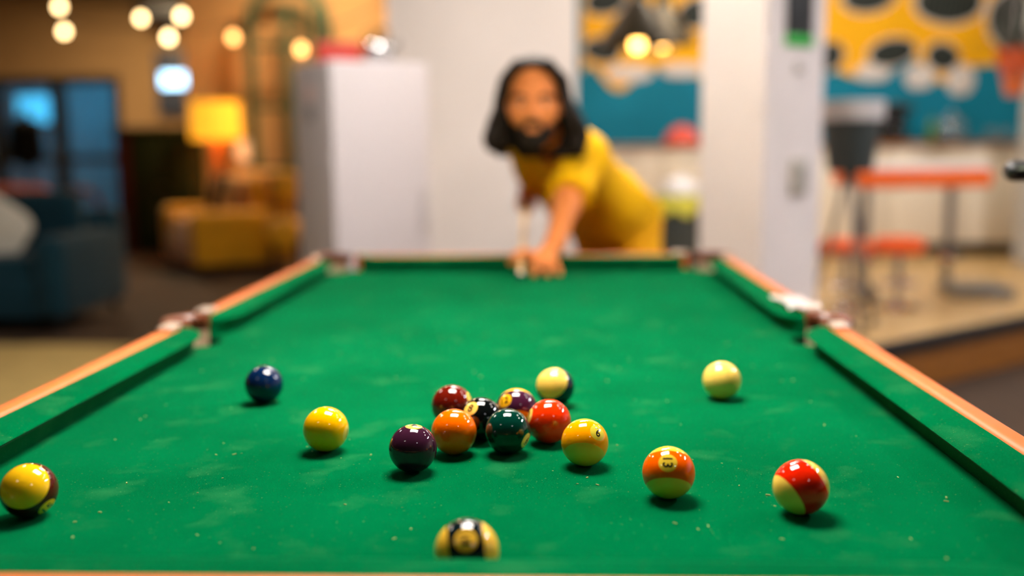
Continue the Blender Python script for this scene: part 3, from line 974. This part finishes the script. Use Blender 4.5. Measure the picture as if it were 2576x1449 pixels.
ceiling_lamp(-.03, 1.85, 2.75, .60, .44, LAMP_W*.88, 'hanging lamp behind the far end of the pool table')
ceiling_lamp(-2.5, 2.2, 3.0, .40, .30, LAMP_W*.85, 'unseen hanging lamp left of the pool table, set to light the refrigerator side')  # unseen lamp, moved and strengthened to light the refrigerator's left side
ceiling_lamp(1.6, 1.2, 3.0, .18, .34, LAMP_W*.6, 'hanging lamp right of the pool table')
ceiling_lamp(2.1, .6, 3.0, .18, .34, LAMP_W*.6, 'hanging lamp farther right of the pool table')
ceiling_lamp(-1.6, -2.2, 3.0, .40, .2, LAMP_W*.15, 'added fill lamp behind the photographer, left')  # unseen lamp added for front light on balls and face
ceiling_lamp(1.4, -2.8, 3.0, .30, .2, LAMP_W*.25, 'added fill lamp behind the photographer, right', LAMP_COOL)  # second unseen lamp, added for light from the camera side
ceiling_lamp(3.7, 1.4, 3.1, .16, 1.3, LAMP_W*3.1, 'added unseen strip lamp over the right-hand side of the room', LAMP_COOL)  # unseen; added for cool light on the column and refrigerator fronts
ceiling_lamp(.3, 3.0, 3.2, 1.3, .16, LAMP_W*1.1, 'added unseen strip lamp between the pool table and the partition')  # unseen; put in to brighten the white partition
ceiling_lamp(-6.0, 11.6, 3.53, .5, .5, 190., 'added unseen warm lamp in the far lounge', (1.0, .74, .44))  # no known fixture there; added to lift the brown far wall
ceiling_lamp(-2.3, 8.3, 3.3, .4, .3, 190., 'added unseen warm lamp above the yellow sofa', (1.0, .68, .38))  # unseen helper that brightens the lounge wall and sofa
for i, x_ in enumerate((1.2, 2.6, 4.0)):
    ceiling_lamp(x_, 5.4, 3.2, .9, .2, LAMP_K*.45, 'kitchen strip lamp, %s' % ('left one', 'middle one', 'right one')[i])

# ------------------------------------------------------------------ pool table
BED = .80
BR = .0254
baize = cloth_material()
railw = wood('rail_wood', (190, 84, 2), (208, 102, 8), 3, .5, .0)
railx = wood('rail_wood_cross', (190, 84, 2), (208, 102, 8), 3, .5, .0, 0)
leather = mat('brown_leather', (110, 52, 16), .5, var=.1, coat=.2)
liner = mat('pocket_black', (14, 10, 8), .8)
plate_m = mat('pocket_plate', (214, 196, 180), .3, .6)
T = thing('pool_table', 'pool table with green cloth and orange-brown wooden rails', 'pool table')
# bed slab with the six pocket mouths cut out
HX, HY = .5, 1.0
poly = []
pocket_c = {}
def arc(c, r, a0, a1, n=14):
    return [(c[0]+r*math.cos(a0+(a1-a0)*k/n), c[1]+r*math.sin(a0+(a1-a0)*k/n)) for k in range(n+1)]
EXX, EXY = .545, 1.045
PRr = .047
CC = (.532, 1.032)
MC = (.550, 0.)
def corner_arc(sx, sy):
    c = (CC[0]*sx, CC[1]*sy)
    # intersections with the bed border
    dx = EXX-CC[0]; k = math.sqrt(PRr**2-dx*dx)
    return c, k
poly = []
c, k = corner_arc(1, 1)
hx = math.sqrt(PRr**2-(EXX-CC[0])**2); hy = math.sqrt(PRr**2-(EXY-CC[1])**2)
def add_corner(sx, sy, forward):
    c = Vector((CC[0]*sx, CC[1]*sy))
    pa = Vector((EXX*sx, CC[1]*sy-hx*sy))     # on the side border
    pb = Vector((CC[0]*sx-hy*sx, EXY*sy))     # on the end border
    a0 = math.atan2(*(pa-c).yx); a1 = math.atan2(*(pb-c).yx)
    mid = math.atan2(-sy, -sx)
    # go from a0 to a1 through mid
    def unwrap(a, ref):
        while a-ref > PI: a -= 2*PI
        while a-ref < -PI: a += 2*PI
        return a
    a0 = unwrap(a0, mid); a1 = unwrap(a1, mid)
    pts = arc(c, PRr, a0, a1, 16)
    return pts if forward else pts[::-1]
my_ = math.sqrt(PRr**2-(MC[0]-EXX)**2)
def add_mid(sx):
    c = (MC[0]*sx, 0)
    a = math.atan2(my_, (EXX-MC[0]))
    pts = arc((MC[0], 0), PRr, -a, -(2*PI-a), 16)   # from bottom through inner side to top
    pts = [(x_*sx, y_) for x_, y_ in pts]
    return pts
poly += add_mid(1) if add_mid(1)[0][1] < 0 else add_mid(1)[::-1]
poly += add_corner(1, 1, True)
poly += add_corner(-1, 1, False)
q = add_mid(-1)
poly += q if q[0][1] > 0 else q[::-1]
poly += add_corner(-1, -1, True)
poly += add_corner(1, -1, False)
obj('bed', prism(poly, BED-.03, BED), baize, T, smooth=False)
# cushions: a profile swept along the rail, its nose curling back into the pockets
PROF = [(.046, .038), (.030, .037), (.012, .0345), (.003, .0325), (0, .030), (.003, .0265), (.014, .020), (.020, .0), (.046, .0)]
def cushion(name, a, b_, out, e0, e1):
    """from a to b along the nose line; out = outward direction; e0/e1 = length of the curl at each end"""
    a, b_, out = Vector(a), Vector(b_), Vector(out)
    L_ = (b_-a).length
    d = (b_-a)/L_
    us = sorted(set([0, L_] + [e0*(1-math.cos(PI/2*k/10)) for k in range(11)] + [L_-e1*(1-math.cos(PI/2*k/10)) for k in range(11)] + [L_*k/12 for k in range(1, 12)]))
    bmm = bmesh.new()
    rings = []
    for u in us:
        off = 0
        if u < e0:
            off = .040*(1-math.sqrt(max(0, 1-((e0-u)/e0)**2)))
        if u > L_-e1:
            off = max(off, .040*(1-math.sqrt(max(0, 1-((u-L_+e1)/e1)**2))))
        ring = []
        for pd, pz in PROF:
            dd = off + pd*(1-off/.046)
            p = a + d*u + out*dd
            ring.append(bmm.verts.new((p.x, p.y, BED+pz)))
        rings.append(ring)
    n = len(PROF)
    for r0, r1 in zip(rings, rings[1:]):
        for k in range(n):
            bmm.faces.new((r0[k], r0[(k+1) % n], r1[(k+1) % n], r1[k]))
    bmm.faces.new(rings[0]); bmm.faces.new(rings[-1][::-1])
    return obj(name, bmm, baize, T, angle=50)
G = .052   # half gap at the middle pocket
K = .046
for sx in (-1, 1):
    cushion('cushion', (HX*sx, G, 0), (HX*sx, HY-.048, 0), (sx, 0, 0), .085, .06)
    cushion('cushion', (HX*sx, -HY+.048, 0), (HX*sx, -G, 0), (sx, 0, 0), .06, .085)
for sy in (-1, 1):
    cushion('cushion', (-HX+.048, HY*sy, 0), (HX-.048, HY*sy, 0), (0, sy, 0), .06, .06)
# wooden rails between the pockets
RW = .030
for sx in (-1, 1):
    for sy in (-1, 1):
        obj('rail', box(((HX+.046+RW/2+.0005)*sx, (.068+HY-.03)/2*sy, BED-.018), (RW, HY-.03-.068, .118), .009, 3), railw, T)
for sy in (-1, 1):
    obj('rail', box((0, (HY+.046+RW/2+.0005)*sy, BED-.018), (2*HX-.06, RW, .118), .009, 3), railx, T)
# pockets
def pocket(c, a0, a1, br):
    c = Vector((c[0], c[1], 0))
    n = 20
    pp = [(c.x+.049*math.cos(a0+(a1-a0)*k/n), c.y+.049*math.sin(a0+(a1-a0)*k/n), BED+.034) for k in range(n+1)]
    p = obj('pocket', tube(pp, .011, 10), leather, T)
    obj('pocket_bag', lathe([(.048, -.003), (.048, -.02), (.044, -.10), (.03, -.14), (0, -.145), (0, -.14), (.028, -.135), (.041, -.098), (.0455, -.02), (.0455, -.003)], 28, (c.x, c.y, BED)), liner, p)
    # pale inner lip at cloth height
    lip = bmesh.new()
    rr = []
    for k in range(n+1):
        a = a0+(a1-a0)*k/n
        rr.append([lip.verts.new((c.x+r_*math.cos(a), c.y+r_*math.sin(a), BED+z_)) for r_, z_ in ((.0448, -.025), (.0454, -.025), (.0454, .014), (.0448, .014))])
    for x0, x1 in zip(rr, rr[1:]):
        for k in range(4):
            lip.faces.new((x0[k], x0[(k+1) % 4], x1[(k+1) % 4], x1[k]))
    lip.faces.new(rr[0]); lip.faces.new(rr[-1][::-1])
    obj('lip', lip, mat('pale_pocket_lip', (196, 172, 140), .5), p)
    wl = bmesh.new()
    rr = []
    for k in range(n+1):
        a = a0+(a1-a0)*k/n
        rr.append([wl.verts.new((c.x+r_*math.cos(a), c.y+r_*math.sin(a), BED+z_)) for r_, z_ in ((.0456, .0), (.0475, .0), (.0475, .036), (.0456, .036))])
    for x0, x1 in zip(rr, rr[1:]):
        for k in range(4):
            wl.faces.new((x0[k], x0[(k+1) % 4], x1[(k+1) % 4], x1[k]))
    wl.faces.new(rr[0]); wl.faces.new(rr[-1][::-1])
    obj('pocket_wall', wl, leather, p)
    for (bx, by, rz_, ln) in br:
        obj('bracket', box((bx, by, BED+.0435), (.026, ln, .008), .0035, 3, rz_), plate_m, p)
for sx in (-1, 1):
    a = 0 if sx > 0 else PI
    xr = (HX+.046+RW/2)*sx
    pocket((MC[0]*sx, 0), a-1.75, a+1.75, [(xr, -.088, 0, .05), (xr, .088, 0, .05)])
    for sy in (-1, 1):
        am = math.atan2(sy, sx)
        pocket((CC[0]*sx, CC[1]*sy), am-1.9, am+1.9, [(xr, (HY-.052)*sy, 0, .045), ((HX-.052)*sx, (HY+.046+RW/2)*sy, PI/2, .045)])
# body and legs
for sx in (-1, 1):
    obj('apron', box(((HX+.03)*sx, 0, BED-.165), (.025, 2*HY+.02, .17), .005, 2), railw, T)
for sy in (-1, 1):
    obj('apron', box((0, (HY+.03)*sy, BED-.165), (2*HX+.03, .025, .17), .005, 2), railx, T)
for sx in (-1, 1):
    for sy in (-1, 1):
        lg = obj('leg', box((.43*sx, .88*sy, .325), (.11, .11, .63), .012, 3), railw, T)
        obj('foot', lathe([(0, 0), (.045, 0), (.05, .012), (.03, .02), (0, .02)], 20, (.43*sx, .88*sy, 0)), black, lg)
obj('slate', box((0, 0, BED-.05), (2*HX-.02, 2*HY-.02, .038)), mat('slate', (70, 70, 72), .7), T)

# ------------------------------------------------------------------ balls
font = None
def digits(txt, underline=False):
    """flat filled glyphs as a mesh in the xy plane, about 1 high, centred"""
    cu = bpy.data.curves.new('glyph', 'FONT')
    cu.body = txt
    cu.align_x = 'CENTER'
    cu.resolution_u = 3
    cu.offset = .018
    o = bpy.data.objects.new('glyph', cu)
    C.objects.link(o)
    bpy.context.view_layer.update()
    me = bpy.data.meshes.new_from_object(o.evaluated_get(bpy.context.evaluated_depsgraph_get()))
    bpy.data.objects.remove(o, do_unlink=True)
    bpy.data.curves.remove(cu)
    bmm = bmesh.new()
    bmm.from_mesh(me)
    bpy.data.meshes.remove(me)
    if underline:
        vs = [bmm.verts.new(p) for p in ((-.24, -.16, 0), (.24, -.16, 0), (.24, -.09, 0), (-.24, -.09, 0))]
        bmm.faces.new(vs)
    xs = [v.co.x for v in bmm.verts]; ys = [v.co.y for v in bmm.verts]
    cxx, cyy = (min(xs)+max(xs))/2, (min(ys)+max(ys))/2
    h = max(max(ys)-min(ys), (max(xs)-min(xs)))
    for v in bmm.verts:
        v.co = Vector(((v.co.x-cxx)/h, (v.co.y-cyy)/h, 0))
    for ax in (0, 1):
        for k in range(-4, 5):
            n_ = Vector((1, 0, 0)) if ax == 0 else Vector((0, 1, 0))
            bmesh.ops.bisect_plane(bmm, geom=bmm.verts[:]+bmm.edges[:]+bmm.faces[:], plane_co=n_*(k*.1), plane_no=n_)
    return bmm
ink = mat('ball_ink', (18, 18, 16), .2, coat=.6)
sph = bmesh.new()
bmesh.ops.create_uvsphere(sph, u_segments=64, v_segments=40, radius=BR)
sphere_me = bpy.data.meshes.new('pool_ball')
sph.to_mesh(sphere_me); sph.free()
sphere_me.polygons.foreach_set('use_smooth', [True]*len(sphere_me.polygons))
def ball(num, x, y, colour, label, spot, axis=None, roll=0., striped=False, cream=(250, 205, 92)):
    me = sphere_me.copy()
    o = link('cue_ball' if num is None else 'pool_ball', me, ball_material('ball_%s' % num, colour, striped, cream))
    vw = (Vector((x, y, BED+BR))-CAM).normalized()
    rt = vw.cross(UV).normalized()
    up = rt.cross(vw)
    to_cam = lambda a, b_, c_: (rt*a + up*b_ - vw*c_).normalized()
    sp = to_cam(*spot)
    if axis is None:
        ax_ = to_cam(*roll) if isinstance(roll, tuple) else UV
    else:
        ax_ = to_cam(*axis)
    z = (ax_ - sp*ax_.dot(sp))
    z = z.normalized()
    if axis is not None:            # keep the stripe axis, move the spot onto the stripe
        z = ax_
        sp = (sp - z*sp.dot(z)).normalized()
    yv = z.cross(sp)
    Mx = Matrix(((sp.x, yv.x, z.x, x), (sp.y, yv.y, z.y, y), (sp.z, yv.z, z.z, BED+BR), (0, 0, 0, 1)))
    o.matrix_world = Mx
    tag(o, label, 'pool ball', 'pool balls on the green cloth')
    if num is not None:
        rot = roll if not isinstance(roll, tuple) else 0.
        for s in (1,):
            d = digits(str(num), num in (6, 9))
            for v in d.verts:
                a_, b_ = v.co.x*.0100, v.co.y*.0100
                a_, b_ = a_*math.cos(rot)-b_*math.sin(rot), a_*math.sin(rot)+b_*math.cos(rot)
                p = Vector((BR*s, a_*s, b_)).normalized()*(BR*1.0025)
                v.co = p
            obj('number', d, ink, o, smooth=False)
    return o
YEL, BLU, RED, PUR = (255, 186, 0), (6, 30, 66), (240, 52, 4), (58, 24, 44)
ORA, GRN, MAR, BLK = (255, 108, 0), (2, 52, 40), (104, 20, 8), (8, 12, 12)
ball(4, -.060, -.706, PUR, 'dark purple ball with a yellow spot on top, left of the cluster', (.04, .95, .3))
ball(5, -.0225, -.644, ORA, 'plain orange ball at the front of the cluster', (.2, .3, -.9))
ball(6, .0375, -.642, GRN, 'dark green ball at the front of the cluster', (.83, -.42, .36), roll=-.5)
ball(9, .122, -.683, (255, 162, 0), 'yellow-striped ball reading 6 upside down, right of the cluster', (.55, .43, .71), (-.05, -.85, .53), roll=.12, striped=True, cream=(216, 196, 56))
ball(1, -.169, -.635, YEL, 'plain golden yellow ball left of the purple one', (.93, -.2, .3))
ball(13, .200, -.781, (255, 96, 0), 'orange-striped ball with its number spot facing up front', (-.03, .37, .93), (0, -.93, .37), roll=PI/2, striped=True, cream=(234, 196, 54))
ball(11, .317, -.821, (236, 34, 4), 'red-striped ball farthest right in the foreground', (.2, -.5, -.85), (-.75, -.58, .33), striped=True, cream=(250, 204, 84))
ball(15, -.403, -.839, (70, 12, 8), 'maroon-striped ball at the left edge', (.55, -.6, .35), (-.25, .30, .92), striped=True, cream=(246, 190, 20))
ball(2, -.302, -.422, BLU, 'dark blue ball alone on the left', (0, .95, -.28))
ball(14, .020, -.973, (6, 24, 28), 'dark-striped ball half hidden behind the near cushion', (0, .34, .94), (.99, .10, 0), striped=True, cream=(250, 196, 60))
ball(7, -.036, -.531, MAR, 'dark maroon ball at the back left of the cluster', (.9, .33, .28))
ball(10, .091, -.437, (6, 28, 46), 'navy-striped ball with its pale cap showing, behind the cluster', (.2, .9, -.35), (-.30, .40, .87), striped=True)
ball(3, .0835, -.601, RED, 'plain red ball at the right of the cluster', (-.93, .25, .27))
ball(8, .004, -.592, BLK, 'black ball with a yellow number spot in the middle of the cluster', (-.48, .5, .72))
ball(12, .0440, -.549, (66, 26, 50), 'purple-striped ball at the back of the cluster', (-.55, .35, .75), (0, .85, -.5), striped=True, cream=(250, 180, 20))
ball(None, .316, -.399, (250, 208, 96), 'plain cream cue ball alone on the right', (0, .3, -.95), cream=(250, 208, 96))

# ---- lint and chalk crumbs on the cloth
b = bmesh.new()
for k in range(170):
    x_, y_ = rng.uniform(-.47, .47), rng.uniform(-.96, .2)
    s_ = rng.uniform(.0004, .0011)
    a_ = rng.uniform(0, PI); L_ = s_*rng.uniform(1, 2.6)
    box((x_, y_, BED+s_*.4), (L_*2, s_*1.4, s_), rz=a_, bm=b)
o = obj('lint', b, mat('lint', (130, 150, 90), .9), smooth=False)
o['kind'] = 'stuff'
tag(o, 'pale lint and chalk crumbs scattered on the green cloth', 'lint')
# ---- white folded slip on the right cushion beside the middle pocket
b = bmesh.new()
g = []
for i in range(9):
    row = []
    for j in range(6):
        u, v = i/8-.5, j/5-.5
        row.append(b.verts.new((u*.058+.004*math.sin(j), v*.150, .004+.006*abs(math.sin(i*.9+j*.7)) )))
    g.append(row)
for i in range(8):
    for j in range(5):
        b.faces.new((g[i][j], g[i+1][j], g[i+1][j+1], g[i][j+1]))
ex = bmesh.ops.solidify(b, geom=b.faces[:], thickness=.004)
o = obj('paper_slip', b, mat('white_slip', (240, 228, 222), .6), angle=60)
o.location = (.546, .145, BED+.0395)
tag(o, 'small white crumpled slip lying on the right cushion by the middle pocket', 'paper')

# ------------------------------------------------------------------ the player
P = thing('person', 'person in a yellow t-shirt leaning over the table end aiming a cue', 'person', (.38, 1.88, 0))
PO = np.array([.38, 1.88, 0])
def pm(fld, name, m, parent=P):
    o = fld.mesh(name, m, parent)
    o.location = -Vector(PO) if parent is P else (0, 0, 0)
    return o
skin = mat('skin', (224, 132, 68), .55, var=.06, scale=14)
hairm = mat('dark_hair', (34, 24, 16), .6, var=.3, scale=60)
shirtm = mat('yellow_shirt', (255, 190, 0), .85, var=.04, scale=9, bump=.15, bscale=260)
trousm = mat('yellow_trousers', (236, 168, 8), .8, var=.04, scale=9)
hd = np.array([.036, 1.20, 1.27])
def H(x, y, z):
    return hd+np.array([x, y, z])
LS, LE, LW = np.array([.182, 1.42, 1.10]), np.array([.128, 1.21, .965]), np.array([.098, 1.015, .878])
RS, RE, RW_ = np.array([.02, 1.62, 1.16]), np.array([.03, 1.84, 1.12]), np.array([.004, 1.63, .985])
chest, belly, hips = np.array([.120, 1.56, 1.08]), np.array([.222, 1.76, .96]), np.array([.31, 1.93, .88])
lat = np.array([.70, -.70, -.12]); lat /= np.linalg.norm(lat)
hipL, hipR = hips+lat*.08, hips-lat*.08
kneeL, ankL = np.array([.42, 1.74, .47]), np.array([.42, 1.72, .09])
kneeR, ankR = np.array([.36, 2.10, .46]), np.array([.42, 2.25, .09])
B = Field((-.16, .78, 0), (.62, 2.42, 1.42), .0062)
# head
B.ell(H(0, .012, .028), (.074, .094, .092), .02).ell(H(0, -.035, -.045), (.060, .066, .080), .03).ell(H(0, -.072, -.108), (.026, .022, .022), .025)
B.cone(H(-.04, -.078, .012), H(.04, -.078, .012), .012, .012, .02)             # brow
B.cone(H(0, -.088, .0), H(0, -.108, -.042), .009, .014, .012)                    # nose
B.cone(H(-.013, -.098, -.046), H(.013, -.098, -.046), .009, .009, .008)
for s in (-1, 1):
    B.ell(H(s*.031, -.100, -.006), (.015, .014, .010), 0, sub=True)
    B.ell(H(s*.046, -.066, -.035), (.022, .02, .022), .025)                    # cheek
    B.ell(H(s*.077, .012, -.008), (.010, .022, .032), .008)                    # ear
B.cone(H(-.018, -.094, -.072), H(.018, -.094, -.072), .007, .007, .008).cone(H(-.014, -.092, -.085), H(.014, -.092, -.085), .008, .008, .008)
B.cone(H(.004, .03, -.06), (.085, 1.42, 1.15), .052, .060, .03)
# trunk
B.cone(LS, RS, .062, .062, .04)
for s in (-1, 1):
    B.cone(chest+lat*.07*s, belly+lat*.05*s, .095, .09, .05).cone(belly+lat*.05*s, hips+lat*.06*s, .09, .10, .05)
# arms
B.chain([LS, LE, LW], [.052, .040, .028], .025)
B.chain([RS, RE, RW_], [.052, .040, .028], .025)
# legs
B.chain([hipL, kneeL, ankL], [.085, .056, .04], .03).chain([hipR, kneeR, ankR], [.085, .056, .04], .03)
# bridge hand on the cloth (left hand)
PAL = np.array([.070, .955, .845])
B.cone(LW, PAL, .028, .024, .015).cone(PAL, (.045, .918, .848), .024, .015, .012).cone(PAL, (.090, .925, .836), .024, .014, .012).cone(PAL+np.array([-.01, .01, -.012]), (.075, .985, .832), .02, .02, .012)
for pts_, r_ in (([(.042, .918, .852), (.018, .895, .866), (-.008, .884, .860), (-.014, .880, .838)], (.0105, .0095, .009, .0075)),      # index loops over the cue
                 ([(.055, .912, .848), (.048, .880, .842), (.043, .858, .826), (.041, .845, .809)], (.0105, .0098, .009, .0078)),
                 ([(.072, .914, .843), (.074, .882, .837), (.075, .862, .823), (.076, .850, .809)], (.0102, .0095, .0088, .0076)),
                 ([(.088, .922, .836), (.098, .896, .830), (.104, .880, .819), (.107, .871, .808)], (.0095, .0085, .008, .007)),
                 ([(.052, .962, .840), (.018, .945, .836), (-.012, .918, .832), (-.022, .893, .836)], (.014, .012, .0105, .0085))):
    B.chain(pts_, r_, .004)
# grip hand around the cue (right hand)
CT, CDIR = np.array([.008, .755, .8185]), np.array([-.008, .8, .128])
CDIR = CDIR/np.linalg.norm(CDIR)
def cue(y):
    return CT + CDIR*((y-CT[1])/CDIR[1])
gp = cue(1.60)
B.cone(RW_, gp+np.array([.012, .0, .028]), .026, .022, .012)
for k, dy in enumerate((-.036, -.013, .010, .032)):
    g0 = gp+CDIR*dy
    u1, u2 = np.array([1., 0, 0]), np.array([0, 0, 1.])
    ln = (.95, 1.05, 1., .85)[k]
    B.chain([g0+u1*.012+u2*.026, g0+u1*.026+u2*.004, g0+u1*.014-u2*.021*ln, g0-u1*.012-u2*.018*ln], (.0105, .0098, .009, .008), .003)
B.chain([gp+np.array([-.005, -.008, .026]), gp+np.array([-.022, -.026, .010]), gp+np.array([-.020, -.045, -.010])], (.012, .010, .0085), .004)
pm(B, 'body', skin)
# eyes, brows
ew = mat('eye_white', (200, 180, 160), .3)
ed_ = mat('eye_dark', (24, 16, 12), .2)
for s in (-1, 1):
    e = bmesh.new()
    bmesh.ops.create_uvsphere(e, u_segments=20, v_segments=14, radius=.0118)
    bmesh.ops.translate(e, vec=Vector(H(s*.031, -.080, -.007)-PO), verts=e.verts)
    eo = obj('eye', e, ew, P)
    e = bmesh.new()
    bmesh.ops.create_uvsphere(e, u_segments=16, v_segments=10, radius=.0064)
    bmesh.ops.translate(e, vec=Vector(H(s*.031, -.0868, -.007)-PO), verts=e.verts)
    obj('iris', e, ed_, eo)
    E_ = Field(H(s*.035, -.09, .012)-.04, H(s*.035, -.09, .012)+.04, .003)
    E_.chain([H(s*.014, -.092, .006), H(s*.034, -.091, .014), H(s*.056, -.078, .010)], (.004, .006, .004), .004)
    pm(E_, 'eyebrow', hairm)
# beard and moustache
E_ = Field(H(-.09, -.14, -.16), H(.09, .05, .0), .0042)
E_.ell(H(0, -.037, -.062), (.0635, .068, .080), .02).ell(H(0, -.074, -.115), (.030, .026, .030), .02)
E_.cut(H(0, -.09, -.052), (0, -.15, 1))
E_.ell(H(0, -.11, -.078), (.022, .03, .011), 0, sub=True)
for s in (-1, 1):
    E_.ell(H(s*.040, -.10, -.045), (.026, .05, .030), 0, sub=True)
    E_.chain([H(0, -.101, -.061), H(s*.016, -.100, -.063), H(s*.031, -.088, -.082)], (.007, .008, .006), .005)
pm(E_, 'beard', hairm)
# hair: parted in the middle, wavy strands to the shoulders
Hh = Field(H(-.19, -.10, -.235), H(.24, .24, .17), .0048)
Hh.ell(H(0, .035, .045), (.088, .098, .090), .01)
r2 = random.Random(3)
for s in (-1, 1):
    for k in range(30):
        back = k/29                                        # 0 = at the face, 1 = back of the head
        x0 = s*.008 + r2.uniform(-.004, .004)
        y0 = -.066 + .17*back
        wdt = (.118 if s < 0 else .135) + r2.uniform(-.02, .012)
        yy = -.055 + .16*back
        end = -.128 + r2.uniform(-.035, .02)
        ph = r2.uniform(0, 6.28)
        pts_ = []
        rad_ = []
        ctrl = [(x0, y0+.015, .112-.02*abs(back-.4)), (s*.045, y0+.004, .108-.02*abs(back-.4)), (s*.082, yy+.012, .062), (s*.092, yy+.02, .01), (s*(wdt-.012), yy+.02, -.055), (s*wdt, yy+.025, -.10), (s*(wdt+r2.uniform(-.035, .006)), yy+.03, end-.015)]
        for i_ in range(len(ctrl)-1):
            for j_ in range(3):
                u = j_/3
                c_ = [ctrl[i_][q]*(1-u)+ctrl[i_+1][q]*u for q in range(3)]
                t_ = (i_*3+j_)/18
                c_[0] += .008*t_*math.sin(t_*15+ph)
                c_[1] += .008*t_*math.cos(t_*13+ph)
                pts_.append(H(*c_)); rad_.append(.0145-.003*abs(t_-.5) if t_ < .9 else .009)
        Hh.chain(pts_, rad_, .006)
# locks falling behind the neck onto the shoulder
for k in range(14):
    x0 = -.07+.15*k/13
    ph = k*1.3
    Hh.chain([H(x0*.8, .12, .06), H(x0*1.1, .135+.01*math.sin(ph), 0), H(x0*1.25+.01, .13, -.06), H(x0*1.3+.03+.01*math.sin(ph*2), .12, -.12), H(x0*1.2+.045, .11, -.155)], (.02, .019, .018, .016, .010), .008)
pm(Hh, 'hair', hairm)
# t-shirt
SH = Field((-.16, 1.05, .72), (.60, 2.14, 1.30), .0075)
SH.cone(LS+np.array([0, 0, .004]), RS, .077, .075, .04)
SH.cone(LS, (LS+RS)/2+np.array([.01, .02, .0]), .085, .10, .04)
for s in (-1, 1):
    SH.cone(chest+lat*.075*s, belly+lat*.07*s+np.array([.01, 0, 0]), .110, .112, .05).cone(belly+lat*.07*s+np.array([.01, 0, 0]), hips+lat*.07*s+np.array([.0, 0, .01]), .112, .122, .05)
for k in range(5):                                          # soft folds across the side
    a_ = belly + (hips-belly)*(.1+.2*k)
    SH.cone(a_+lat*.15+np.array([-.03, 0, -.09]), a_+lat*.16+np.array([.06, .03, .05]), .018, .012, .03)
sl_ = LS + (LE-LS)*.80
SH.cone(LS, sl_+(LE-LS)*.25, .070, .069, .03)
SH.cut(sl_, (LE-LS)) if False else None
sr_ = RS + (RE-RS)*.7
SH.cone(RS, sr_, .066, .062, .03)
# sleeve end: clean cut across the arm
ax_n = (LE-LS)/np.linalg.norm(LE-LS)
sl, (X, Y, Z) = SH._slice(sl_-.11, sl_+.11)
d_ = (X-sl_[0])*ax_n[0]+(Y-sl_[1])*ax_n[1]+(Z-sl_[2])*ax_n[2]
SH.F[sl] = np.maximum(SH.F[sl], d_.astype(np.float32))
# neck opening
SH.cone((.075, 1.36, 1.20), (.085, 1.42, 1.15), .068, .066, 0, sub=True)
hn_ = (hips-belly)/np.linalg.norm(hips-belly)
SH.cut(hips+hn_*.02+np.array([0, 0, -.03]), hn_+np.array([0, 0, -.9]))
pm(SH, 't_shirt', shirtm)
# trousers
TR = Field((.10, 1.55, .05), (.62, 2.42, 1.02), .009)
TR.cone(hipL, hipR, .115, .115, .05)
TR.chain([hipL, kneeL, ankL+np.array([0, 0, .02])], [.112, .080, .062], .03).chain([hipR, kneeR, ankR+np.array([0, 0, .02])], [.112, .080, .062], .03)
TR.cut((0, 0, .085), (0, 0, -1))
pm(TR, 'trousers', trousm)
shoe = mat('dark_shoe', (30, 30, 32), .5)
for a_ in (ankL, ankR):
    f_ = Field(a_-np.array([.08, .24, .1]), a_+np.array([.08, .1, .06]), .008)
    f_.cone(a_+np.array([0, .02, -.045]), a_+np.array([-.01, -.16, -.058]), .044, .036, .02).cone(a_+np.array([0, 0, -.04]), a_+np.array([0, 0, .0]), .046, .046, .02).cut((0, 0, .003), (0, 0, -1))
    pm(f_, 'shoe', shoe)
# ---- the cue
Q = thing('pool_cue', 'pool cue with a pale shaft pointing at the table', 'cue')
P2 = lambda d: tuple(CT+CDIR*d)
obj('shaft', tube([P2(.022), P2(.4), P2(.78)], [.0062, .0078, .0098], 16), wood('cue_maple', (226, 176, 108), (236, 196, 132), 5, .3, .4), Q)
obj('ferrule', tube([P2(.004), P2(.022)], [.0061, .0062], 16), mat('ferrule_white', (236, 228, 215), .35), Q)
obj('tip', tube([P2(-.003), P2(0), P2(.004)], [.0035, .0056, .0060], 16), mat('tip_blue', (30, 60, 80), .9), Q)
obj('butt', tube([P2(.78), P2(1.1), P2(1.36)], [.0098, .0125, .0142], 16), wood('cue_butt', (60, 24, 12), (96, 40, 18), 4, .25, .5), Q)
obj('bumper', tube([P2(1.36), P2(1.375)], [.0142, .012], 16), black, Q)
bpy.context.view_layer.update()
